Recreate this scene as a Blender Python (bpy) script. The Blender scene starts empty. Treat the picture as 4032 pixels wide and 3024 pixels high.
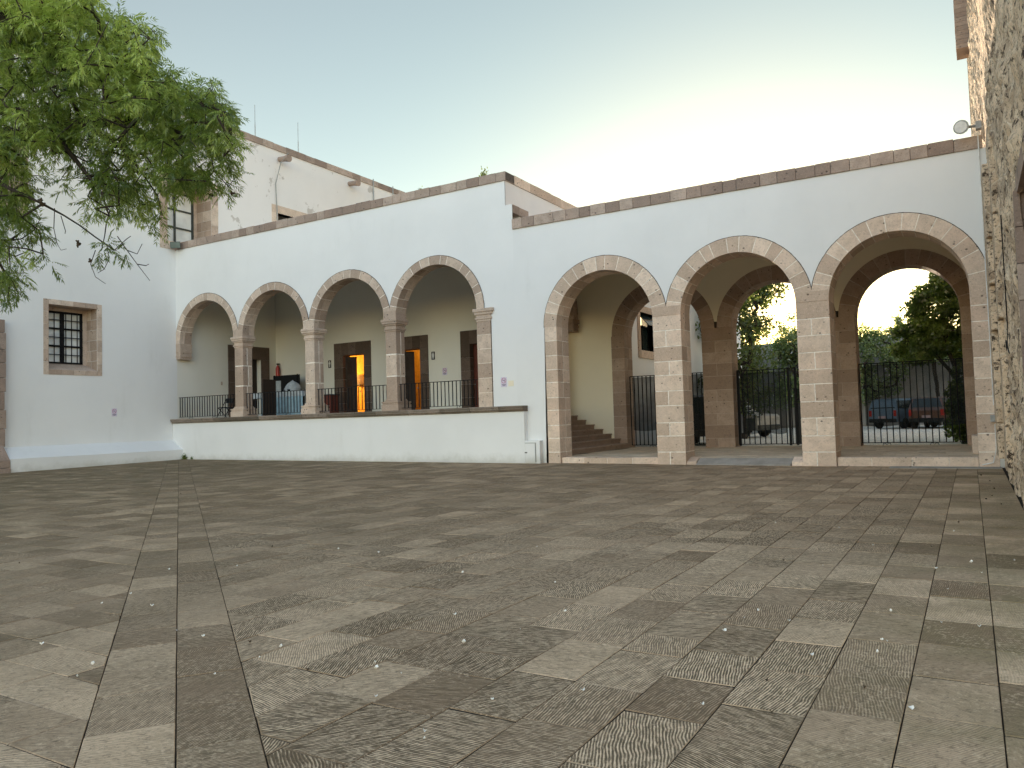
import bpy, math, random
from mathutils import Vector, Matrix, noise
rnd = random.Random(7)
sc = bpy.context.scene
COL = sc.collection
R = math.radians

# ------------------------------------------------------------------ camera
CAMZ = 1.3
cam_d = bpy.data.cameras.new("camera"); cam = bpy.data.objects.new("camera", cam_d); COL.objects.link(cam)
YAW, PIT, ROL = R(-30.54663646), R(2.61512547), R(-1.68649242)
FPX = 3052.65
_f = Vector((math.sin(YAW), math.cos(YAW), 0)); _r = Vector((math.cos(YAW), -math.sin(YAW), 0)); _u = Vector((0, 0, 1))
CF = _f*math.cos(PIT)+_u*math.sin(PIT); _u2 = _u*math.cos(PIT)-_f*math.sin(PIT)
CR = _r*math.cos(ROL)+_u2*math.sin(ROL); CU = _u2*math.cos(ROL)-_r*math.sin(ROL)
cam.matrix_world = Matrix(((CR.x, CU.x, -CF.x, 0), (CR.y, CU.y, -CF.y, 0), (CR.z, CU.z, -CF.z, CAMZ), (0, 0, 0, 1)))
cam_d.sensor_width = 36; cam_d.lens = FPX/4032*36
cam_d.clip_start = .05; cam_d.clip_end = 3000
sc.camera = cam

def at(px, py, depth):
    """a point of the place that stands depth metres along the view axis"""
    return Vector((0, 0, CAMZ))+CF*depth+CR*((px-2016)/FPX*depth)-CU*((py-1512)/FPX*depth)

# ------------------------------------------------------------------ sky, sun, exposure
SUN_EL, SUN_AZ = R(3.9), R(-12.7)          # azimuth measured from +Y towards +X
w = bpy.data.worlds.new("World"); sc.world = w; w.use_nodes = True
wn = w.node_tree.nodes; wl = w.node_tree.links
bg = wn["Background"]
sky = wn.new("ShaderNodeTexSky"); sky.sky_type = 'NISHITA'; sky.sun_disc = False
sky.sun_elevation = SUN_EL; sky.sun_rotation = SUN_AZ
sky.altitude = 1900; sky.air_density = 1.0; sky.dust_density = 2.0; sky.ozone_density = 1.0
# added directional tint: dims the sky by the sun, brightens it behind the viewer
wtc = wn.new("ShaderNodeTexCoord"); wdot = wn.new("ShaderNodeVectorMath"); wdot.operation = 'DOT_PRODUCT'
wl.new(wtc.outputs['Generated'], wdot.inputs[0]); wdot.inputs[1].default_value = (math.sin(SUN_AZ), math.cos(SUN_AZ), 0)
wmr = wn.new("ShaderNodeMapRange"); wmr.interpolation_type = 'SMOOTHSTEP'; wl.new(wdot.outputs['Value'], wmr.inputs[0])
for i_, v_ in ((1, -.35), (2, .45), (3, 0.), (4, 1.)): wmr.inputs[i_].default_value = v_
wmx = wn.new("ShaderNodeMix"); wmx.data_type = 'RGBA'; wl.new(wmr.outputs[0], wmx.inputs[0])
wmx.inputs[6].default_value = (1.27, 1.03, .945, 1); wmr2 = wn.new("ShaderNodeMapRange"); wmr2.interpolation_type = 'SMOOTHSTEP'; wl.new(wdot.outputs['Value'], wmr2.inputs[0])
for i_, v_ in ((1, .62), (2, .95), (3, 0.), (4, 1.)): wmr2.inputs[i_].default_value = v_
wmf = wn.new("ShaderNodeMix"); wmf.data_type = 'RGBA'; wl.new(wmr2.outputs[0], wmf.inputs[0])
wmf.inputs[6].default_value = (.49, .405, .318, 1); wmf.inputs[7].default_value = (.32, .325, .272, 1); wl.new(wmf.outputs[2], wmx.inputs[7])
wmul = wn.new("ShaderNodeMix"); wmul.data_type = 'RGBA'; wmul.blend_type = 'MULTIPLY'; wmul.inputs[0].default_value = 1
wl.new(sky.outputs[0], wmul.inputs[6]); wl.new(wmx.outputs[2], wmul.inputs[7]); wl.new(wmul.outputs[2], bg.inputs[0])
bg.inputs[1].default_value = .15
sun_d = bpy.data.lights.new("sun", 'SUN'); sun_d.energy = 2.0; sun_d.angle = R(.5); sun_d.color = (1, .80, .58)
sun = bpy.data.objects.new("sun", sun_d); COL.objects.link(sun)
sdir = Vector((math.sin(SUN_AZ)*math.cos(SUN_EL), math.cos(SUN_AZ)*math.cos(SUN_EL), math.sin(SUN_EL)))
sun.rotation_euler = sdir.to_track_quat('Z', 'Y').to_euler()
sun.location = (0, 0, 30)
sc.view_settings.view_transform = 'Standard'; sc.view_settings.look = 'None'
sc.view_settings.exposure = 2.87; sc.view_settings.gamma = 1

# ------------------------------------------------------------------ materials
class NT:
    def __init__(s, name):
        s.m = bpy.data.materials.new(name); s.m.use_nodes = True
        s.t = s.m.node_tree; s.b = s.t.nodes["Principled BSDF"]; s.out = s.t.nodes["Material Output"]
        s.tc = s.t.nodes.new("ShaderNodeTexCoord")
    def n(s, typ, **k):
        o = s.t.nodes.new(typ)
        for a, v in k.items(): setattr(o, a, v)
        return o
    def link(s, a, b): s.t.links.new(a, b)
    def put(s, sock, v):
        if hasattr(v, 'default_value') or hasattr(v, 'is_linked'): s.link(v, sock)
        else:
            if isinstance(v, tuple) and len(v) == 3 and sock.type == 'RGBA': v = (*v, 1)
            sock.default_value = v
    def co(s): return s.tc.outputs['Object']
    def map(s, vec=None, scale=(1, 1, 1), rot=(0, 0, 0), loc=(0, 0, 0)):
        o = s.n("ShaderNodeMapping"); s.link(vec or s.co(), o.inputs[0])
        o.inputs['Scale'].default_value = scale; o.inputs['Rotation'].default_value = rot; o.inputs['Location'].default_value = loc
        return o.outputs[0]
    def noise(s, scale, detail=4, rough=.55, vec=None, dist=0):
        o = s.n("ShaderNodeTexNoise"); s.link(vec or s.co(), o.inputs['Vector'])
        o.inputs['Scale'].default_value = scale; o.inputs['Detail'].default_value = detail
        o.inputs['Roughness'].default_value = rough; o.inputs['Distortion'].default_value = dist
        return o.outputs[0]
    def vor(s, scale, feat='F1', vec=None, out=0):
        o = s.n("ShaderNodeTexVoronoi"); o.feature = feat; s.link(vec or s.co(), o.inputs['Vector'])
        o.inputs['Scale'].default_value = scale
        return o.outputs[out]
    def ramp(s, fac, a, b, lo=0., hi=1.):
        o = s.n("ShaderNodeMapRange"); o.interpolation_type = 'SMOOTHSTEP'
        s.put(o.inputs[0], fac); s.put(o.inputs[1], a); s.put(o.inputs[2], b); s.put(o.inputs[3], lo); s.put(o.inputs[4], hi)
        return o.outputs[0]
    def math(s, op, a, b=0.):
        o = s.n("ShaderNodeMath", operation=op); s.put(o.inputs[0], a); s.put(o.inputs[1], b); return o.outputs[0]
    def mix(s, fac, a, b, typ='MIX'):
        o = s.n("ShaderNodeMix"); o.data_type = 'RGBA'; o.blend_type = typ
        s.put(o.inputs[0], fac); s.put(o.inputs[6], a); s.put(o.inputs[7], b); return o.outputs[2]
    def attr(s, name):
        o = s.n("ShaderNodeAttribute"); o.attribute_name = name; return o.outputs['Fac']
    def bump(s, h, strength=.3, dist=.02):
        o = s.n("ShaderNodeBump"); o.inputs['Strength'].default_value = strength; o.inputs['Distance'].default_value = dist
        s.link(h, o.inputs['Height']); s.link(o.outputs[0], s.b.inputs['Normal'])
    def fin(s, col, rough=.9, spec=.25, metal=0.):
        s.put(s.b.inputs['Base Color'], col); s.put(s.b.inputs['Roughness'], rough)
        s.b.inputs['Specular IOR Level'].default_value = spec; s.b.inputs['Metallic'].default_value = metal
        return s.m

def m_plaster(name, base, dirty, stain=.18, patch=0.):
    t = NT(name)
    c = t.mix(t.ramp(t.noise(.35, 5, .6), .35, .75), base, tuple(x*.93 for x in base))
    st = t.noise(1.0, 6, .65, t.map(scale=(1.5, 1.5, .35)))
    c = t.mix(t.ramp(st, .56, .8, 0, stain), c, dirty)
    c = t.mix(t.ramp(t.noise(9, 4, .7), .66, .8, 0, .25*stain/.12), c, dirty)
    geo = t.n("ShaderNodeSeparateXYZ"); t.link(t.n("ShaderNodeNewGeometry").outputs['Position'], geo.inputs[0])
    low = t.math('ADD', geo.outputs[2], t.math('MULTIPLY', t.noise(2.2, 5, .7), -.55))
    c = t.mix(t.ramp(low, -.28, .12, .75, 0), c, dirty)              # splash dirt along the foot of the wall
    if patch > 0:
        p = t.ramp(t.noise(.9, 6, .68), .60, .63)
        c = t.mix(t.math('MULTIPLY', p, patch), c, (.36, .31, .26))
    t.bump(t.math('ADD', t.noise(3.0, 4, .5), t.math('MULTIPLY', t.noise(45, 3, .6), .12)), .25, .02)
    return t.fin(c, .92, .2)

def m_stone(name, dark, light, mortar, grime=.5):
    t = NT(name); tone = t.attr("tone")
    c = t.mix(t.ramp(tone, 0, 1), dark, light)
    c = t.mix(t.ramp(t.noise(3.2, 7, .7), .38, .66, 0, .45), c, tuple(x*.85 for x in dark))
    c = t.mix(t.ramp(t.noise(1.1, 2, .5), .5, .75, 0, .4), c, (light[0]*1.02, light[1]*.93, light[2]*.9))
    gr = t.noise(26, 4, .7)
    c = t.mix(t.ramp(gr, .50, .70, 0, .45), c, tuple(x*.55 for x in dark)); c = t.mix(t.ramp(t.noise(38, 3, .7), .56, .7, 0, .4), c, tuple(min(1, x*1.2) for x in light))
    pit = t.ramp(t.vor(7.0, 'F1', t.map(scale=(1, 1, 1.3))), .10, .24, 1, 0)
    keep = t.ramp(t.noise(2.3, 3, .6), .48, .58)
    pitf = t.math('MULTIPLY', pit, keep)
    c = t.mix(t.math('MULTIPLY', pitf, .8), c, (.05, .04, .035))
    lich = t.math('MULTIPLY', t.ramp(t.noise(3.3, 7, .75), .55, .68), t.ramp(t.noise(.42, 2, .5), .46, .62))
    c = t.mix(t.math('MULTIPLY', lich, grime), c, (.10, .09, .075))
    mo = t.mix(t.ramp(t.noise(8, 4, .6), .4, .7), mortar, tuple(x*.7 for x in mortar))
    c = t.mix(t.ramp(tone, 1.4, 1.6), c, mo)
    c = t.mix(t.ramp(tone, 2.4, 2.6), c, (.06, .052, .045))
    h = t.math('SUBTRACT', t.math('ADD', t.noise(14, 5, .65), t.math('MULTIPLY', gr, .4)), t.math('MULTIPLY', pitf, .9))
    t.bump(h, .55, .015)
    return t.fin(c, .93, .2)

def m_paving():
    t = NT("stone_paving"); tone = t.attr("tone"); ang = t.attr("ang"); gv = t.attr("groove")
    pos = t.n("ShaderNodeNewGeometry").outputs['Position']
    sep = t.n("ShaderNodeSeparateXYZ"); t.link(pos, sep.inputs[0]); X, Y = sep.outputs[0], sep.outputs[1]
    wob = t.math('MULTIPLY', t.math('SUBTRACT', t.noise(1.6, 2, .5, pos), .5), .05)
    ca, sa = t.math('COSINE', ang), t.math('SINE', ang)
    u = t.math('ADD', wob, t.math('ADD', t.math('MULTIPLY', X, ca), t.math('MULTIPLY', Y, sa)))
    v = t.math('SUBTRACT', t.math('MULTIPLY', Y, ca), t.math('MULTIPLY', X, sa))
    cmb = t.n("ShaderNodeCombineXYZ"); t.put(cmb.inputs[0], t.math('MULTIPLY', u, 110.)); t.put(cmb.inputs[1], t.math('MULTIPLY', v, 13.)); t.put(cmb.inputs[2], t.math('MULTIPLY', tone, 37.))
    ph = t.math('ADD', t.math('MULTIPLY', u, 470.), t.math('MULTIPLY', t.noise(5., 2, .5, pos), 16.))
    wave = t.math('ADD', t.math('MULTIPLY', t.math('SINE', t.math('ADD', ph, t.math('MULTIPLY', tone, 50.))), .5), .5)
    brk = t.noise(1.0, 3., .6, cmb.outputs[0])
    ln = t.math('ADD', t.math('MULTIPLY', wave, .27), t.math('MULTIPLY', brk, .73))
    grv = t.ramp(ln, .40, .57)
    c = t.mix(t.ramp(tone, 0, 1.1), (.215, .140, .080), (.68, .49, .315))
    c = t.mix(t.ramp(t.noise(1.6, 5, .65, pos), .42, .72, 0, .5), c, (.17, .125, .068))
    c = t.mix(t.ramp(t.noise(.5, 3, .6, pos), .45, .7, 0, .3), c, (.49, .345, .225))
    blot = t.noise(7, 6, .7, pos)
    c = t.mix(t.ramp(blot, .55, .75, 0, .5), c, (.54, .385, .25))
    worn = t.ramp(t.noise(2.6, 4, .6, pos), .2, .44)
    gs = t.math('MULTIPLY', gv, worn)
    dk = t.math('MULTIPLY', t.math('SUBTRACT', 1., grv), gs)
    c = t.mix(t.math('MULTIPLY', dk, .88), c, (.085, .064, .036))
    c = t.mix(t.math('MULTIPLY', t.math('MULTIPLY', t.ramp(ln, .53, .68), gs), .85), c, (.88, .66, .43))
    # moss where the ground stays damp: along the rough wall and in the far left corner
    mossn = t.noise(1.3, 6, .7, pos)
    mr = t.math('MULTIPLY', t.ramp(X, -1.3, .3), t.ramp(mossn, .35, .65))
    ml = t.math('MULTIPLY', t.ramp(X, -9., -21.), t.ramp(mossn, .25, .6))
    c = t.mix(t.math('MULTIPLY', mr, .55), c, (.20, .165, .075))
    c = t.mix(t.math('MULTIPLY', ml, .72), c, (.105, .088, .042))
    c = t.mix(t.ramp(t.noise(55, 4, .75, pos), .52, .7, 0, .55), c, (.075, .062, .045))
    c = t.mix(t.ramp(tone, 1.4, 1.6), c, (.035, .030, .024))
    fl = t.ramp(t.noise(34, 5, .75, pos), .50, .62); fm = t.ramp(t.noise(3.1, 4, .6, pos), .40, .6)
    c = t.mix(t.math('MULTIPLY', t.math('MULTIPLY', fl, fm), .38), c, (.86, .66, .44))
    c = t.mix(t.ramp(t.noise(21, 5, .75, pos), .52, .66, 0, .5), c, (.11, .078, .048))
    c = t.mix(t.math('MULTIPLY', t.ramp(X, -2.5, -7.), t.ramp(t.noise(.9, 5, .65, pos), .35, .65, .15, .55)), c, (.17, .125, .072))
    c = t.mix(t.ramp(tone, 1.4, 1.6), c, (.035, .030, .024))
    h = t.math('ADD', t.math('MULTIPLY', t.math('MULTIPLY', grv, gs), .9), t.math('ADD', t.math('MULTIPLY', t.noise(40, 4, .7, pos), .4), t.math('MULTIPLY', blot, .5)))
    t.bump(h, .55, .006)
    rg = t.ramp(t.noise(2.2, 4, .6, pos), .3, .7, .72, .95)
    return t.fin(c, rg, .2)

def m_rubble():
    t = NT("rough_rubble_stone")
    v = t.map(scale=(1, 1, 1))
    cell = t.vor(3.1, 'F1', v, 1)
    sepc = t.n("ShaderNodeSeparateColor"); t.link(cell, sepc.inputs[0])
    c = t.mix(t.ramp(sepc.outputs[0], 0, 1), (.42, .315, .22), (.84, .66, .47))
    c = t.mix(t.ramp(t.noise(3.5, 6, .7), .4, .7), c, (.76, .60, .43))
    edge = t.ramp(t.vor(3.1, 'DISTANCE_TO_EDGE', v), .0, .06, 1, 0)
    c = t.mix(t.math('MULTIPLY', edge, .7), c, (.84, .70, .52))
    c = t.mix(t.ramp(t.noise(9, 6, .75), .53, .6), c, (.085, .062, .045))
    c = t.mix(t.ramp(t.noise(30, 4, .7), .52, .66, 0, .75), c, (.13, .10, .075))
    t.bump(t.math('ADD', t.noise(7, 7, .72), t.math('MULTIPLY', edge, -.2)), .9, .06)
    return t.fin(c, .95, .15)

def m_flat(name, col, rough=.6, spec=.4, metal=0., var=.12, sc_=6., bump=0.):
    t = NT(name)
    c = t.mix(t.ramp(t.noise(sc_, 5, .6), .35, .7), col, tuple(x*(1-var*2) for x in col))
    if bump: t.bump(t.noise(sc_*6, 4, .6), bump, .01)
    return t.fin(c, rough, spec, metal)

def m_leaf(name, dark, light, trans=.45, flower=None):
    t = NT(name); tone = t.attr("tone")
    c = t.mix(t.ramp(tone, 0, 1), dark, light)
    if flower: c = t.mix(t.ramp(tone, 1.4, 1.6), c, flower)
    d = t.n("ShaderNodeBsdfDiffuse"); tr = t.n("ShaderNodeBsdfTranslucent"); gl = t.n("ShaderNodeBsdfGlossy")
    t.link(c, d.inputs[0]); c2 = t.mix(.5, c, (light[0]*1.25, light[1]*1.4, light[2]*.7)); t.link(c2, tr.inputs[0])
    gl.inputs['Roughness'].default_value = .45; gl.inputs[0].default_value = (.8, .85, .8, 1)
    m1 = t.n("ShaderNodeMixShader"); m1.inputs[0].default_value = trans; t.link(d.outputs[0], m1.inputs[1]); t.link(tr.outputs[0], m1.inputs[2])
    m2 = t.n("ShaderNodeMixShader"); m2.inputs[0].default_value = .05; t.link(m1.outputs[0], m2.inputs[1]); t.link(gl.outputs[0], m2.inputs[2])
    t.link(m2.outputs[0], t.out.inputs[0]); t.t.nodes.remove(t.b)
    return t.m

def m_cloth():
    t = NT("shade_cloth")
    d = t.n("ShaderNodeBsdfDiffuse"); d.inputs[0].default_value = (.022, .026, .026, 1)
    tr = t.n("ShaderNodeBsdfTransparent"); tr.inputs[0].default_value = (1, 1, 1, 1)
    m1 = t.n("ShaderNodeMixShader"); t.link(t.ramp(t.noise(1.3, 4, .6), .3, .7, .62, .78), m1.inputs[0])
    t.link(tr.outputs[0], m1.inputs[1]); t.link(d.outputs[0], m1.inputs[2]); t.link(m1.outputs[0], t.out.inputs[0]); t.t.nodes.remove(t.b)
    return t.m

def m_glow(name, col, power):
    t = NT(name); t.b.inputs['Emission Color'].default_value = (*col, 1); t.b.inputs['Emission Strength'].default_value = power
    return t.fin(col, .5)

WHITE = m_plaster("white_plaster", (.80, .80, .785), (.50, .49, .44))
WHITE_OLD = m_plaster("weathered_white_plaster", (.80, .77, .735), (.52, .46, .40), .2, .55)
CREAM = m_plaster("cream_plaster", (.86, .78, .60), (.62, .54, .42), .15)
LOGGIA = m_plaster("loggia_plaster", (.78, .76, .68), (.55, .50, .42), .12)
FLOORST = m_stone("worn_passage_stone", (.60, .475, .33), (.82, .68, .50), (.44, .36, .26), .2)
GREYPL = m_plaster("grey_render", (.30, .29, .27), (.16, .15, .13), .4)
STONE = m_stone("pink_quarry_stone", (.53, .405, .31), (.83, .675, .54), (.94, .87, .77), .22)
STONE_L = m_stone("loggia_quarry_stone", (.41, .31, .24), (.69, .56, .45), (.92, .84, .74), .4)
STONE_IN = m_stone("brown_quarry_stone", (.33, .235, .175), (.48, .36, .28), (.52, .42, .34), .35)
STONE_OLD = m_stone("weathered_quarry_stone", (.28, .21, .17), (.50, .40, .33), (.12, .10, .085), .7)
STONE_MOSS = m_stone("mossy_ledge_stone", (.13, .11, .085), (.30, .245, .20), (.16, .14, .11), 1.)
PAVE = m_paving(); RUBBLE = m_rubble()
MORTAR = m_flat("dark_joint_earth", (.040, .034, .027), .95, .1)
EARTH = m_flat("dry_earth", (.16, .14, .11), .95, .1, sc_=.3)
CONC = m_flat("worn_concrete", (.36, .33, .29), .9, .2, sc_=3., bump=.3)
IRON = m_flat("black_iron", (.009, .009, .010), .7, .2)
WOOD = m_flat("dark_wood", (.035, .024, .018), .6, .3, sc_=12.)
REDWOOD = m_flat("red_brown_wood", (.14, .035, .022), .6, .3, sc_=12.)
BARK = m_flat("bark", (.055, .045, .036), .95, .1, sc_=9., bump=.8)
GALV = m_flat("grey_painted_metal", (.33, .34, .33), .5, .4, .3)
DARKMETAL = m_flat("dark_bronze_metal", (.05, .06, .055), .5, .4)
YELLOWPAINT = m_flat("ochre_painted_wall", (.80, .50, .10), .8, .2)
WHITEPL = m_flat("white_plastic", (.78, .78, .75), .4, .4)
REDP = m_flat("red_enamel", (.45, .03, .02), .35, .5)
BLUECL = m_flat("pale_blue_cloth", (.30, .42, .48), .9, .1, sc_=4.)
PALECL = m_flat("pale_grey_cloth", (.46, .50, .52), .9, .1, sc_=9.)
BLACKB = m_flat("black_panel", (.012, .013, .014), .5, .3)
SIGNBG = m_flat("lilac_white_sign", (.66, .60, .72), .5, .3, var=.03)
SIGNRED = m_flat("sign_crimson", (.42, .08, .16), .5, .3, var=.05)
SIGNINK = m_flat("sign_ink", (.10, .10, .17), .5, .3, var=.05)
SIGNBR = m_flat("sign_dark_brown", (.035, .022, .022), .5, .3, var=.05)
PETAL = m_flat("white_petal", (.78, .76, .70), .7, .2, var=.05)
DRYLEAF = m_flat("dry_leaf", (.07, .05, .03), .8, .2, var=.2, sc_=40.)
RUBBER = m_flat("tyre_rubber", (.015, .015, .015), .8, .2)
ALLOY = m_flat("alloy_metal", (.5, .5, .5), .35, .5, .8)
LAMPRED = m_flat("red_lens", (.55, .03, .02), .25, .5)
LAMPCLR = m_flat("clear_lens", (.75, .75, .70), .15, .5)
YELRIB = m_flat("yellow_ribbon", (.60, .42, .02), .6, .3)
PLATE = m_flat("number_plate", (.62, .45, .45), .5, .3)
def m_glass(name, col, rough=.08):
    t = NT(name); c = t.mix(t.ramp(t.noise(1.2, 3, .5), .35, .65), col, tuple(x*.75 for x in col)); return t.fin(c, rough, .5)
GLASS_CURT = m_glass("curtained_glass", (.88, .90, .86), .3)
GLASS_DARK = m_glass("dark_glass", (.03, .045, .045), .06)
def m_paint(name, col): t = NT(name); t.b.inputs['Coat Weight'].default_value = .6; t.b.inputs['Coat Roughness'].default_value = .1; return t.fin(t.mix(t.ramp(t.noise(3, 4, .6), .4, .7, 0, .15), col, (.2, .18, .15)), .35, .4)
LEAF_ASH = m_leaf("ash_leaf", (.024, .050, .010), (.46, .55, .15), .45)
LEAF_DARK = m_leaf("glossy_leaf", (.022, .042, .012), (.20, .27, .06), .6)
LEAF_HEDGE = m_leaf("hedge_leaf", (.06, .09, .035), (.30, .36, .15), .5, (.75, .72, .70))
LEAF_TALL = m_leaf("tall_tree_leaf", (.03, .045, .012), (.16, .19, .05), .55)
MOSSLEAF = m_leaf("weed_leaf", (.06, .09, .02), (.20, .24, .06), .4)
CLOTH = m_cloth()

# ------------------------------------------------------------------ mesh helpers
class MB:
    def __init__(s): s.v = []; s.f = []; s.t = []; s.a = []; s.g = []
    def face(s, pts, tone=.5, ang=0., gro=0.):
        i = len(s.v); s.v += [tuple(p) for p in pts]; s.f.append(list(range(i, i+len(pts)))); s.t.append(tone); s.a.append(ang); s.g.append(gro)
    def hexa(s, p, tone=.5):        # p: 4 bottom (ccw from above), 4 top
        i = len(s.v); s.v += [tuple(q) for q in p]
        for q in ((3, 2, 1, 0), (4, 5, 6, 7), (0, 1, 5, 4), (1, 2, 6, 5), (2, 3, 7, 6), (3, 0, 4, 7)):
            s.f.append([i+k for k in q]); s.t.append(tone); s.a.append(0.); s.g.append(0.)
    def box(s, x0, x1, y0, y1, z0, z1, tone=.5):
        s.hexa([(x0, y0, z0), (x1, y0, z0), (x1, y1, z0), (x0, y1, z0), (x0, y0, z1), (x1, y0, z1), (x1, y1, z1), (x0, y1, z1)], tone)
    def prism(s, poly, ax, a0, a1, tone=.5):   # poly in the two other axes
        def P(q, a):
            return (a, q[0], q[1]) if ax == 0 else ((q[0], a, q[1]) if ax == 1 else (q[0], q[1], a))
        n = len(poly)
        s.face([P(q, a0) for q in poly], tone); s.face([P(q, a1) for q in reversed(poly)], tone)
        for k in range(n):
            p, q = poly[k], poly[(k+1) % n]; s.face([P(p, a0), P(p, a1), P(q, a1), P(q, a0)], tone)
    def tube(s, pts, rads, n=6, tone=.5, cap=True):
        pts = [Vector(p) for p in pts]; base = len(s.v)
        if not hasattr(rads, '__len__'): rads = [rads]*len(pts)
        for k, p in enumerate(pts):
            d = (pts[min(k+1, len(pts)-1)]-pts[max(k-1, 0)]).normalized()
            a = d.cross(Vector((0, 0, 1)) if abs(d.z) < .9 else Vector((1, 0, 0))).normalized(); b = d.cross(a)
            for j in range(n):
                th = 2*math.pi*j/n; s.v.append(tuple(p+(a*math.cos(th)+b*math.sin(th))*rads[k]))
        def add(f): s.f.append(f); s.t.append(tone); s.a.append(0.); s.g.append(0.)
        for k in range(len(pts)-1):
            for j in range(n):
                a0, a1 = base+k*n+j, base+k*n+(j+1) % n; add([a0, a1, a1+n, a0+n])
        if cap:
            add([base+j for j in reversed(range(n))]); add([base+(len(pts)-1)*n+j for j in range(n)])
    def lathe(s, c, prof, axis='z', n=20, tone=.5):
        base = len(s.v)
        for (r, h) in prof:
            for j in range(n):
                a = 2*math.pi*j/n; q = (r*math.cos(a), r*math.sin(a), h)
                if axis == 'y': q = (q[0], q[2], q[1])
                elif axis == 'x': q = (q[2], q[0], q[1])
                s.v.append((c[0]+q[0], c[1]+q[1], c[2]+q[2]))
        for k in range(len(prof)-1):
            for j in range(n):
                a0, a1 = base+k*n+j, base+k*n+(j+1) % n
                s.f.append([a0, a1, a1+n, a0+n]); s.t.append(tone); s.a.append(0.); s.g.append(0.)
        for k in (0, len(prof)-1):
            if prof[k][0] > 1e-4: s.f.append([base+k*n+j for j in range(n)]); s.t.append(tone); s.a.append(0.); s.g.append(0.)
    def build(s, name, mat, parent=None, loc=None, smooth=False, bevel=0.):
        L = Vector(loc) if loc is not None else (parent['_o'] if False else WORLD_OF.get(parent, Vector((0, 0, 0))))
        me = bpy.data.meshes.new(name)
        me.from_pydata([(x-L.x, y-L.y, z-L.z) for x, y, z in s.v], [], s.f)
        for nm, arr in (("tone", s.t), ("ang", s.a), ("groove", s.g)):
            if any(arr):
                at_ = me.attributes.new(nm, 'FLOAT', 'FACE'); at_.data.foreach_set("value", arr)
        if smooth: me.polygons.foreach_set("use_smooth", [True]*len(me.polygons))
        me.materials.append(mat); me.update()
        o = bpy.data.objects.new(name, me); COL.objects.link(o)
        if parent is not None:
            o.parent = parent; pl = WORLD_OF.get(parent, Vector((0, 0, 0))); o.location = L-pl
        else: o.location = L
        WORLD_OF[o] = L
        if bevel:
            b = o.modifiers.new("bevel", 'BEVEL'); b.width = bevel; b.segments = 2; b.limit_method = 'ANGLE'
        return o
WORLD_OF = {}
def tag(o, label=None, cat=None, group=None, kind=None):
    if label: o["label"] = label
    if cat: o["category"] = cat
    if group: o["group"] = group
    if kind: o["kind"] = kind
    return o
def thing(name, loc, label, cat, group=None):
    o = bpy.data.objects.new(name, None); COL.objects.link(o); o.location = loc; o.empty_display_size = .3
    WORLD_OF[o] = Vector(loc); return tag(o, label, cat, group)
def structure(name, mb, mat): return tag(mb.build(name, mat), kind="structure")
def T(): return rnd.random()

def panel(mb, ax, pos, a0, a1, z0, z1, holes, thick, sgn):
    """flat wall sheet with rectangular holes and their reveals; ax is the wall's normal axis, sgn the side its face looks to"""
    A = sorted({a0, a1, *[h[0] for h in holes], *[h[1] for h in holes]}); Z = sorted({z0, z1, *[h[2] for h in holes], *[h[3] for h in holes]})
    A = [a for a in A if a0 <= a <= a1]; Z = [z for z in Z if z0 <= z <= z1]
    def P(a, z, d): return (pos-sgn*d, a, z) if ax == 0 else (a, pos-sgn*d, z)
    for i in range(len(A)-1):
        for j in range(len(Z)-1):
            ca, cz = (A[i]+A[i+1])/2, (Z[j]+Z[j+1])/2
            if any(h[0] < ca < h[1] and h[2] < cz < h[3] for h in holes): continue
            for d in (0, thick): mb.face([P(A[i], Z[j], d), P(A[i+1], Z[j], d), P(A[i+1], Z[j+1], d), P(A[i], Z[j+1], d)])
    for (h0, h1, k0, k1) in [(a0, a1, z0, z1)]+list(holes):
        for p, q in (((h0, k0), (h1, k0)), ((h1, k0), (h1, k1)), ((h1, k1), (h0, k1)), ((h0, k1), (h0, k0))):
            if p[0] == q[0] and p[0] in (a0, a1) and any(p[0] in h[:2] for h in holes): continue
            mb.face([P(*p, 0), P(*q, 0), P(*q, thick), P(*p, thick)])

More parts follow.
